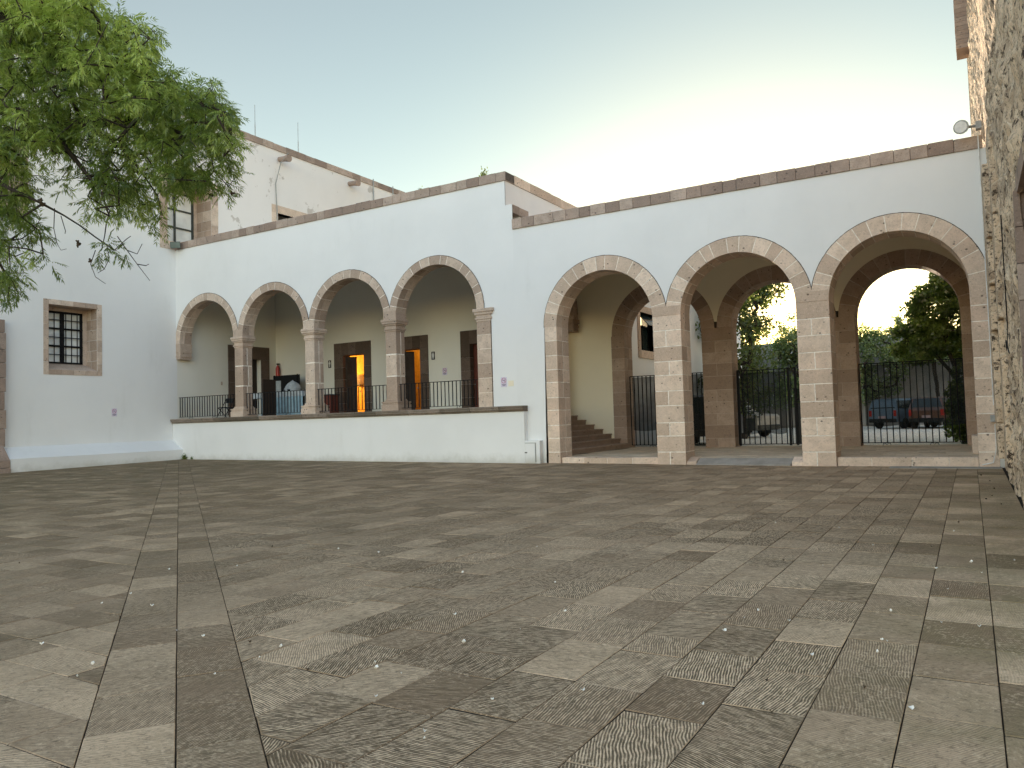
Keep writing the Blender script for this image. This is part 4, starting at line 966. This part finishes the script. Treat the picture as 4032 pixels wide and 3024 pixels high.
def pinnate(m, b, d, L, tone, nl=4, ll=.085, lw=.016):
    """compound leaf: leaflets in pairs along a drooping stalk"""
    d = d.normalized(); n = (rv()*.5+Vector((0, 0, 1))).normalized(); s = d.cross(n).normalized()
    p = Vector(b)
    for k in range(nl):
        p = p+d*(L/nl); d = (d+Vector((0, 0, -.10))).normalized()
        for sg in (-1, 1):
            dd = (d*.75+s*sg*.75+Vector((0, 0, -.28))+rv()*.18).normalized()
            leaflet(m, p, dd, (n+rv()*.5).normalized(), ll*rnd.uniform(.75, 1.2), lw*rnd.uniform(.8, 1.2), min(1, max(0, tone+rnd.gauss(0, .12))))
    leaflet(m, p, (d+Vector((0, 0, -.2))).normalized(), n, ll*1.1, lw, tone)

def inpoly(x, y, P):
    c = False; j = len(P)-1
    for i in range(len(P)):
        if (P[i][1] > y) != (P[j][1] > y) and x < (P[j][0]-P[i][0])*(y-P[i][1])/(P[j][1]-P[i][1])+P[i][0]: c = not c
        j = i
    return c
# big ash in front of the tall white building; its trunk stands outside the view on the left
OUT = [(-900, -700), (250, -520), (420, -250), (384, 0), (430, 40), (470, 60), (585, 96), (625, 125), (612, 175), (590, 235), (650, 265), (700, 295), (705, 335), (745, 338), (840, 295), (862, 325), (850, 360), (885, 390),
       (910, 445), (925, 510), (940, 585), (905, 630), (845, 690), (825, 745), (760, 750), (690, 735), (640, 790), (560, 850), (450, 850), (400, 830), (300, 840), (200, 950), (110, 900), (80, 960), (60, 1040), (90, 1120), (0, 1160), (-900, 1200)]
GAP = [(115, 590), (215, 560), (300, 620), (380, 760), (330, 830), (180, 900), (125, 800)]
anchors = []
tries = 0
while len(anchors) < 2000 and tries < 60000:
    tries += 1
    px, py = rnd.uniform(-700, 960), rnd.uniform(-450, 1180)
    if not inpoly(px, py, OUT): continue
    if inpoly(px, py, GAP) and rnd.random() < .93: continue
    keep = 1. if py < 560 else (.55 if py < 760 else .42)
    if px < -50 or py < -60: keep *= .3
    if rnd.random() > keep: continue
    dm = 11.2-.0008*(px-300)+rnd.triangular(-1.5, 1.5, 0)
    anchors.append(at(px, py, dm))
for (px, py) in ((925, 700), (900, 735), (870, 745), (430, 960), (460, 985), (400, 985), (170, 1000), (120, 985), (60, 1010), (95, 1075), (40, 1090), (70, 1150), (30, 1180), (20, 1110), (615, 880), (640, 850)): anchors.append(at(px, py, 11+rnd.uniform(-.4, .4)))
root = at(-1500, 1750, 11.5); root.z = 0
limbs = [[root, root+Vector((.1, .05, 1.3)), at(-1150, 980, 11.4), at(-700, 720, 11.3), at(-250, 580, 11.2), at(0, 530, 11.1), at(215, 512, 11.1), at(330, 482, 11.0), at(460, 478, 11.0), at(600, 545, 11.0), at(740, 600, 11)],
         [at(-700, 720, 11.3), at(-400, 250, 11.4), at(-150, 90, 11.3), at(30, 70, 11.2), at(250, 92, 11.2), at(385, 112, 11.3)],
         [at(-400, 250, 11.4), at(-100, 120, 11.6), at(60, 130, 11.7), at(180, 200, 11.6), at(330, 260, 11.4), at(520, 300, 11.2)],
         [at(-250, 580, 11.2), at(-60, 690, 10.9), at(100, 770, 10.8), at(250, 850, 10.8), at(370, 925, 10.8), at(450, 985, 10.8)],
         [at(330, 482, 11.), at(480, 580, 10.9), at(560, 680, 10.8), at(620, 770, 10.8)], [at(215, 512, 11.1), at(300, 640, 10.8), at(400, 760, 10.7), at(430, 850, 10.7)],
         [at(-250, 580, 11.2), at(-150, 800, 11.4), at(-50, 950, 11.5), at(20, 1080, 11.6)], [at(460, 478, 11), at(620, 440, 11.2), at(780, 440, 11.3), at(850, 470, 11.3)]]
TR = thing("ash_tree", root, "large tree with narrow drooping leaflets whose crown fills the upper left of the court", "tree")
bm_, tips = skeleton(limbs, anchors, .0052, .46, .26)
twigs = [[(462, 930), (500, 985), (540, 1040), (590, 1105)], [(376, 985), (357, 1040), (376, 1090), (415, 1117)], [(420, 960), (430, 1020), (410, 1060), (385, 1075)], [(215, 820), (212, 900), (225, 960), (240, 985), (262, 980)], [(240, 850), (258, 910), (256, 920)], [(540, 1040), (575, 1046), (586, 1040)], [(500, 985), (540, 1000), (560, 960)], [(450, 985), (500, 940), (515, 930)]]
for tw in twigs: bm_.tube([at(a, b, 10.8+rnd.uniform(-.1, .1)) for a, b in tw], [.007, .006, .005, .004, .003][:len(tw)], 4, .5, False)
bm_.build("trunk", BARK, TR)
lm = MB()
for (a, d) in tips:
    d = (d.normalized()*.9+Vector((0, 0, -.45))+rv()*.5).normalized()
    base_t = .27+.85*noise.noise(a*1.25)+.20*(a.z-5.0)  # higher leaves painted lighter, light from above put into their tone
    p = Vector(a)-d*.12
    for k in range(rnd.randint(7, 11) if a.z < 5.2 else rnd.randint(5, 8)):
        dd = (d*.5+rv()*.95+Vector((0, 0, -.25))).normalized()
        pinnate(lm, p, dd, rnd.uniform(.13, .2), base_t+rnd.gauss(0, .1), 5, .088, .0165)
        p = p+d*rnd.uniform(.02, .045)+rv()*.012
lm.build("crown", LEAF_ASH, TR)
sm = MB()
for (px, py) in ((545, 680), (680, 672), (645, 660), (548, 730), (308, 955), (310, 965), (355, 1025), (162, 790), (165, 805), (790, 740), (830, 765), (870, 590), (915, 760)):
    c = at(px, py, 10.75)
    sm = MB()
    for k in range(5): q = c+rv()*.02; sm.tube([c, q, q+rv()*.03], [.012, .016, .010], 5, .5)
    sm.build("seed_cluster", DRYLEAF, TR)

def leafy(name, base, trunk_h, clumps, label, mat, nleaf, ll, lw, limbs=None, group=None, flower=0., tip=.012, grow=True, maxr=.16):
    """broad-leaved tree or shrub: clumps = (centre, radii); leaves sit through the volume with gaps between clumps"""
    t = thing(name, base, label, "tree" if grow else "shrub", group); anc = []
    for (c, r) in clumps:
        for k in range(max(5, int(10*r[0]*r[2]*2))): v = rv()*rnd.random()**.4; anc.append(Vector(c)+Vector((v.x*r[0], v.y*r[1], v.z*r[2]))*.9)
    L0 = limbs or [[base, Vector(base)+Vector((0, 0, trunk_h))]]
    b, tips = skeleton(L0, anc, tip, .42, maxr); b.build("trunk", BARK, t)
    m = MB(); tot = sum(r[0]*r[2] for c, r in clumps)
    for (c, r) in clumps:
        for k in range(int(nleaf*r[0]*r[2]/tot)):
            v = rv()*rnd.random()**.38; p = Vector(c)+Vector((v.x*r[0], v.y*r[1], v.z*r[2]))
            if noise.noise(p*1.9) < -.22: continue
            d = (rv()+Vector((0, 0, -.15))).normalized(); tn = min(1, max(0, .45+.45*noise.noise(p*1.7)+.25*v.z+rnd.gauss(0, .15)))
            if flower and rnd.random() < flower: tn = 2.
            leaflet(m, p, d, rv(), ll*rnd.uniform(.7, 1.3), lw*rnd.uniform(.7, 1.3), tn)
    m.build("crown", mat, t); return t
# tree right behind the right gate
b = (-.25, 28.6, .1)
_k = 1.22
rt = [((-.2, 29, 5.2), (.5, .6, .4)), ((-.75, 29, 5.0), (.42, .5, .32)), ((-1.15, 29.1, 4.55), (.36, .5, .28)), ((-.5, 28.9, 4.45), (.5, .6, .36)), ((.2, 29, 4.5), (.5, .6, .42)), ((-1.0, 28.9, 4.0), (.42, .5, .26)), ((-1.55, 29.1, 3.85), (.32, .4, .22)),
      ((-.4, 28.9, 3.75), (.5, .6, .3)), ((.25, 29, 3.75), (.45, .6, .36)), ((-1.2, 28.9, 3.45), (.42, .5, .22)), ((-1.7, 29, 3.25), (.28, .4, .18)), ((-.6, 28.8, 3.2), (.5, .6, .26)), ((-1.15, 28.7, 2.9), (.42, .5, .18)), ((.35, 29, 3.0), (.45, .6, .4)), ((.1, 28.6, 2.4), (.5, .6, .3)),
      ((-.25, 28.4, 1.5), (.42, .5, .6)), ((.15, 28.4, .8), (.42, .5, .6)), ((-.35, 28.4, .6), (.35, .4, .45)), ((.6, 29, 5.3), (.6, .8, .5)), ((.7, 29, 4.3), (.5, .8, .5)), ((-.35, 29, 5.65), (.28, .35, .2))]
rt = [((c[0]-.30*(c[2] > 2.7), c[1], c[2]), (r[0]*_k, r[1], r[2]*_k)) for c, r in rt]
leafy("round_leaf_tree", b, 1.5, rt, "small round leaved tree with dark lower foliage just behind the right gate", LEAF_DARK, 27000, .12, .085,
      [[b, (-.1, 28.6, 1.2), (-.35, 28.7, 2.4), (-.6, 28.8, 3.4), (-.6, 28.9, 4.6)], [(-.1, 28.6, 1.2), (.15, 28.7, 2.6), (.2, 28.8, 3.9)], [(-.1, 28.6, 1.8), (-.7, 28.7, 2.7), (-1.2, 28.8, 3.3)], [(.0, 28.6, 1.2), (.35, 28.7, 2.5), (.5, 29, 4.6)]], tip=.014, maxr=.085)
# tree between the first and second tall arches
b = (-9.0, 36, .1)
leafy("tall_leafy_tree", b, 3, [((-9.0, 36, 6.6), (1.5, 1.5, 1.2)), ((-10.2, 36.5, 5.4), (1.3, 1.3, .8)), ((-8.3, 36, 5.2), (1.1, 1.2, .7)), ((-8.9, 35.5, 3.6), (1.6, 1.3, .9)), ((-10.0, 36, 2.4), (1.2, 1., 1.0)), ((-8.6, 36, 2.0), (.9, 1., 1.)), ((-7.6, 36, 6.9), (.8, .9, .9)), ((-9.6, 36, 8.2), (1.2, 1., .9))],
      "dark leafy tree seen through the gap between the two left tall arches", LEAF_TALL, 9000, .17, .10, tip=.014)
b = (-11.4, 47, .1)
leafy("tall_leafy_tree", b, 3.5, [((-11.6, 47, 9.3), (1.3, 1.3, 1.4)), ((-10.7, 47, 8.3), (1.1, 1., 1.0)), ((-12.2, 47, 7.2), (1.2, 1., .9)), ((-10.8, 47, 6.4), (.9, 1., .7)), ((-11.8, 47, 5.6), (1.2, 1., .7)), ((-12.2, 47, 4.0), (1.6, 1., 1.1))],
      "loose tree against the bright sunset sky in the middle arch", LEAF_TALL, 7500, .20, .10, tip=.016)
b = (-6.3, 46, .1)  # one clump shows; the rest, hidden by the pier, are added to block sun
leafy("slender_tree", b, 4, [((-6.35, 46, 6.9), (.6, .9, .7)), ((-6.55, 46, 6.2), (.6, .9, .6)), ((-6.2, 46, 5.4), (.6, .8, .5)), ((-5.75, 46, 6.3), (.4, .6, .45)), ((-6.3, 46.3, 4.4), (.6, .7, .5))],
      "slender tree peeping out at the left edge of the right arch", LEAF_TALL, 6500, .18, .12, tip=.014)
def bush(cx, cy, rx, rz, z, label, n, fl=.03):
    cl = [((cx+rnd.uniform(-rx, rx)*.7, cy+rnd.uniform(-.5, .5), z+rnd.uniform(-.6, .75)*rz), (rx*rnd.uniform(.28, .5), .8, rz*rnd.uniform(.2, .38))) for k in range(20)]
    cl += [((cx+rnd.uniform(-rx, rx)*.85, cy, z+rz*rnd.uniform(.75, 1.18)), (rx*rnd.uniform(.08, .2), .6, rz*rnd.uniform(.07, .16))) for k in range(9)]
    leafy("flowering_hedge", (cx, cy, .1), 2.5, cl, label, LEAF_HEDGE, n, .20, .13, group="flowering hedges along the grey wall", flower=fl, tip=.012, grow=False)
bush(-9.0, 56.4, 3.6, 3.4, 4.0, "big hedge with pale flowers on the grey wall, behind the middle arch", 16000, .02)
bush(-5.4, 56.6, 2.0, 3.0, 3.9, "smaller hedge with pale flowers at the left edge of the right arch", 9000, .02)
bush(-1.8, 57.0, 2.6, 1.6, 5.5, "low hedge along the top of the grey wall, behind the round leaved tree", 5000, .01)
bush(-15.2, 57.0, 2.6, 3.0, 4.0, "dark hedge against the grey wall, behind the loose tall tree", 9000, .01)
# weeds on the roof edge and in the corner
def weed(x, y, z, s, n, label, dr=1.):
    m = MB()
    for k in range(n):
        p = Vector((x+rnd.gauss(0, .28*s), y+rnd.gauss(0, .1*s), z+abs(rnd.gauss(0, .4*s)))); leaflet(m, p, (rv()+Vector((0, 0, .5))).normalized(), rv(), .35*s, .2*s, T())
    for k in range(5): m.tube([(x, y, z-.03), (x+rnd.gauss(0, .05*s), y, z+.1*s), (x+rnd.gauss(0, .3*s), y, z+.8*s)], .02*s, 4, .2)
    tag(m.build("roof_weed" if z > 2 else "corner_weed", MOSSLEAF), label, "weed", "weeds")
weed(-12.22, YW+.15, 8.55, .26, 70, "small weed on the stone coping near its right corner")
weed(-14.6, YW+.15, 8.55, .16, 40, "low weed on the middle of the long stone coping")
weed(-10.0, YW+.15, 7.08, .10, 30, "tiny weed on the lower coping right of the roof step")
weed(-25.7, YW-.26, .16, .18, 160, "green weed growing in the corner where plinth meets low wall")
weed(-25.3, YW-.24, .16, .10, 80, "low weed at the foot of the low wall near the corner")

# ------------------------------------------------------------------ vehicles in the car park
def car(name, loc, rz, L, W, prof, cab, paint, label, lower=None, plate=True, group="cars parked behind the gates"):
    """prof: side outline (x along the car, z); cab: (x0,x1,x2,x3,z_belt,z_roof) window band.  front is +x"""
    t = thing(name, loc, label, "car", group); M = Matrix.Translation(loc)@Matrix.Rotation(rz, 4, 'Z')
    def fin(m, nm, mat, par=t, **k):
        m.v = [tuple(M@Vector(v)) for v in m.v]; return m.build(nm, mat, par, **k)
    h = W/2
    m = MB(); n = len(prof)
    def wy(z): return h*(1. if z < cab[4] else 1.-.22*(z-cab[4])/(cab[5]-cab[4]+.01))-(.05 if z < .35 else 0)
    for s in (-1, 1): 
        m.face([(x_, s*wy(z_), z_) for x_, z_ in (prof if s < 0 else prof[::-1])])
    for k in range(n):
        (xa, za), (xb, zb) = prof[k], prof[(k+1) % n]; m.face([(xa, -wy(za), za), (xb, -wy(zb), zb), (xb, wy(zb), zb), (xa, wy(za), za)])
    body = fin(m, "body", paint, bevel=.035)
    x0, x1, x2, x3, zb, zr = cab; e = .012
    m = MB()
    for s in (-1, 1):
        ya, yb = s*(wy(zb+.05)+e), s*(wy(zr-.08)+e); xm = (x0+x3)/2
        def X(xl, xh, v): return xl+(xh-xl)*v
        m.face([(X(x0, x1, .1)+.10, ya, zb+.05), (xm-.04, ya, zb+.05), (xm-.04, yb, zr-.1), (x1+.08, yb, zr-.1)]); m.face([(xm+.04, ya, zb+.05), (x3-.12, ya, zb+.05), (x2-.06, yb, zr-.1), (xm+.04, yb, zr-.1)])
    fin(m, "side_windows", GLASS_DARK)
    m = MB(); d = Vector((x3-x2, 0, zb-zr)).normalized(); nf = Vector((zr-zb, 0, x3-x2)).normalized()*.012
    w0, w1 = wy(zb)*.88, wy(zr)*.9
    m.face([Vector((x3-.06*d.x, -w0, zb+.06))+nf, Vector((x3-.06*d.x, w0, zb+.06))+nf, Vector((x2+.05, w1, zr-.07))+nf, Vector((x2+.05, -w1, zr-.07))+nf]); fin(m, "windscreen", GLASS_DARK)
    m = MB(); nr = Vector((-(zr-zb), 0, x1-x0)).normalized()*.012
    m.face([Vector((x0, -w0, zb+.06))+nr, Vector((x0, w0, zb+.06))+nr, Vector((x1, w1, zr-.09))+nr, Vector((x1, -w1, zr-.09))+nr]); fin(m, "rear_window", GLASS_DARK)
    xf, xr = max(p[0] for p in prof), min(p[0] for p in prof); zl = cab[4]-.22
    for s in (-1, 1):
        m = MB(); m.box(xr-.015, xr+.06, s*h*.98-(.17 if s > 0 else 0), s*h*.98+(.17 if s < 0 else 0), zl-.18, zl+.16); fin(m, "taillight", LAMPRED)
        m = MB(); m.box(xf-.14, xf+.012, s*h*.93-(.30 if s > 0 else 0), s*h*.93+(.30 if s < 0 else 0), zl-.12, zl+.04); fin(m, "headlight", LAMPCLR)
        m = MB(); m.box(x3-.25, x3-.10, s*(h+.02)-(.0 if s > 0 else .16), s*(h+.02)+(.16 if s > 0 else 0), zb+.05, zb+.19); fin(m, "mirror", BLACKB, bevel=.02)
    for xx in (xr, xf):
        m = MB(); m.box(xx-.06, xx+.06, -h*.97, h*.97, .38, .60); fin(m, "bumper", lower or BLACKB, bevel=.03)
    if lower:
        m = MB(); m.box(xr+.1, xf-.1, -h-.008, h+.008, .34, .92)
        fin(m, "lower_cladding", lower)
    if plate:
        m = MB(); m.box(xr-.075, xr-.06, -.22, .22, .62, .76); fin(m, "number_plate", PLATE)
    for xx in (xr+.82, xf-.82):
        for s in (-1, 1):
            m = MB(); m.lathe((xx, s*(h-.10), .335), ((.20, -.10), (.30, -.11), (.335, -.07), (.335, .07), (.30, .11), (.20, .10)), 'y', 22); wh = fin(m, "wheel", RUBBER, smooth=False)
            m = MB(); 
            m.lathe((xx, s*(h-.02), .335), ((0, .012*s), (.06, .012*s), (.07, 0), (.19, -.03*s), (.205, .012*s)), 'y', 20); 
            fin(m, "rim", ALLOY, wh)
    return t
def suvprof(L, zb, zr, hood): f = L/2; return [(-f, .38), (f, .38), (f, zb-.12), (f-.12, zb-.03), (f-hood, zb+.03), (f-hood-.75, zr-.04), (f-hood-1.0, zr), (-f+.45, zr), (-f+.22, zr-.10), (-f+.03, zb+.02), (-f, zb-.1)]
WHITEP = m_paint("cream_car_paint", (.85, .82, .74)); BLUEP = m_paint("blue_car_paint", (.16, .25, .33)); ORANGEP = m_paint("burnt_orange_car_paint", (.15, .07, .042)); DARKP = m_paint("black_car_paint", (.012, .013, .015)); GREYP = m_paint("dark_grey_green_car_paint", (.035, .04, .04)); SILVP = m_paint("pale_car_paint", (.6, .6, .58))
L = 4.5; pr = suvprof(L, 1.12, 1.98, 1.05)
car("parked_car", (-10.35, 38.6, .10), R(-22), L, 1.8, pr, (-L/2+.03, -L/2+.22, L/2-2.05, L/2-1.05, 1.14, 1.98), WHITEP, "cream topped van with dark lower body seen through the middle gate", GREYP)
L = 4.7; pk = [(-L/2, .42), (L/2, .42), (L/2, 1.0), (L/2-1.15, 1.10), (L/2-1.75, 1.70), (L/2-1.95, 1.74), (L/2-2.75, 1.74), (L/2-2.95, 1.12), (L/2-2.96, 1.12), (-L/2, 1.12)]
pk = [(-L/2, .42), (L/2, .42), (L/2, 1.0), (L/2-1.15, 1.12), (L/2-1.85, 1.72), (L/2-2.1, 1.76), (-L/2+.55, 1.76), (-L/2+.15, 1.68), (-L/2, 1.15)]
car("parked_car", (-3.35, 52.0, .10), R(62), L, 1.75, pk, (-L/2+.02, -L/2+.2, L/2-1.95, L/2-1.15, 1.14, 1.74), BLUEP, "pale blue pickup with its back turned behind the right gate cloth")
L = 4.5; pr = suvprof(L, 1.12, 1.78, 1.05)
car("parked_car", (-1.75, 50.8, .10), R(80), L, 1.8, pr, (-L/2+.03, -L/2+.22, L/2-2.05, L/2-1.05, 1.14, 1.78), ORANGEP, "burnt orange car with its back turned behind the right gate cloth")
car("parked_car", (.35, 51.5, .10), R(85), L, 1.8, pr, (-L/2+.03, -L/2+.22, L/2-2.05, L/2-1.05, 1.14, 1.78), SILVP, "pale car half hidden by the round leaved tree")
car("parked_car", (-8.93, 29.75, .10), R(90), L, 1.85, suvprof(L, 1.15, 1.9, 1.05), (-L/2+.03, -L/2+.22, L/2-2.05, L/2-1.05, 1.17, 1.9), DARKP, "black car with pinkish plate close behind the gap left of the middle gate")

# ------------------------------------------------------------------ petals and dry leaves on the paving
spots = [(867, 645), (523, 817), (397, 1193), (1040, 988), (1331, 1095), (907, 957), (478, 1131), (778, 832), (213, 1028), (670, 770), (1438, 1043), (1100, 1181), (1215, 627), (1735, 540), (30, 516)]
P3 = [(0+a*.768, 1750+b*.768) for a, b in spots]
P3 += [(1300+a*.768, 1750+b*.768) for a, b in ((640, 877), (232, 1120), (236, 1152), (233, 1298), (483, 1480), (483, 1512), (1298, 1268), (830, 1312), (683, 1018), (975, 950), (560, 700), (678, 662), (1152, 710), (366, 1176), (1060, 528), (248, 558), (43, 540), (1202, 860))]
P3 += [(2600+a*.768, 1750+b*.768) for a, b in ((833, 622), (505, 856), (432, 892), (660, 908), (328, 960), (1443, 917), (1636, 938), (1505, 447), (1590, 466), (1596, 607), (1475, 744), (1090, 518), (917, 430), (1183, 860), (1135, 1006), (1165, 1013), (1113, 1070), (777, 1085), (1285, 1360), (1413, 640), (220, 1340), (1648, 661), (1818, 598), (592, 405))]
protos = []
for (mat, nm) in ((PETAL, "fallen_petal"), (PETAL, "fallen_petal"), (DRYLEAF, "dry_leaf")):
    m = MB(); a = rnd.uniform(.006, .0085)
    for k in range(7):
        q, q2 = 2*math.pi*k/7, 2*math.pi*(k+1)/7
        m.face([(0, 0, .006), (a*1.5*math.cos(q), a*math.sin(q), .012+.006*math.sin(2*q)), (a*1.5*math.cos(q2), a*math.sin(q2), .012+.006*math.sin(2*q2))]); m.face([(0, 0, .001), (a*1.5*math.cos(q2), a*math.sin(q2), .012+.006*math.sin(2*q2)), (a*1.5*math.cos(q), a*math.sin(q), .012+.006*math.sin(2*q))])
    protos.append(m.build(nm, mat, loc=(0, 0, 0)))
used = [False]*3
def drop(px, py, k, s):
    d = at(px, py, 1.)-Vector((0, 0, CAMZ)); t_ = -CAMZ/d.z; p = Vector((0, 0, CAMZ))+d*t_
    o = protos[k] if not used[k] else protos[k].copy()
    if used[k]: COL.objects.link(o)
    used[k] = True; o.location = (p.x, p.y, gz(p.x, p.y)+.001); o.rotation_euler = (rnd.gauss(0, .15), rnd.gauss(0, .15), rnd.uniform(0, 6.28)); o.scale = (s, s, s)
    if k < 2: tag(o, "small white fallen petal lying on the stone paving", "petal", "white petals scattered on the paving")
    else: tag(o, "small dark dry leaf lying on the stone paving", "leaf", "dry leaves scattered on the paving")
for (px, py) in P3: drop(px, py, rnd.randint(0, 1), rnd.uniform(.55, 1.25))
for (a, b) in ((100, 612), (1395, 528), (1575, 1160), (1280, 1017), (560, 237), (925, 262), (240, 295)): drop(a*.768, 1750+b*.768, 2, rnd.uniform(.7, 1.2))
for (wx, wy) in ((.25, 14.2), (.2, 13.1), (.28, 12.0), (.12, 12.6), (.22, 15.6), (.1, 16.8), (-.3, 18.4), (-1.2, 18.9), (-2.0, 18.95), (-9.1, 18.9), (-12.0, 18.8), (-14.2, 18.85), (-17.5, 18.8), (-20.1, 18.85), (-22.8, 18.8), (-24.9, 18.7), (-25.5, 17.0), (-25.6, 15.3)):
    dv = Vector((wx, wy, gz(wx, wy)))-Vector((0, 0, CAMZ)); q = Vector((dv.dot(CR), dv.dot(CU), dv.dot(CF))); drop(2016+FPX*q.x/q.z, 1512-FPX*q.y/q.z, 2, rnd.uniform(1., 2.))
for (a, b) in ((1390, 527), (1530, 402), (572, 1380), (632, 597), (545, 1215), (1050, 1252)): drop(2600+a*.768, 1750+b*.768, 2, rnd.uniform(.7, 1.2))
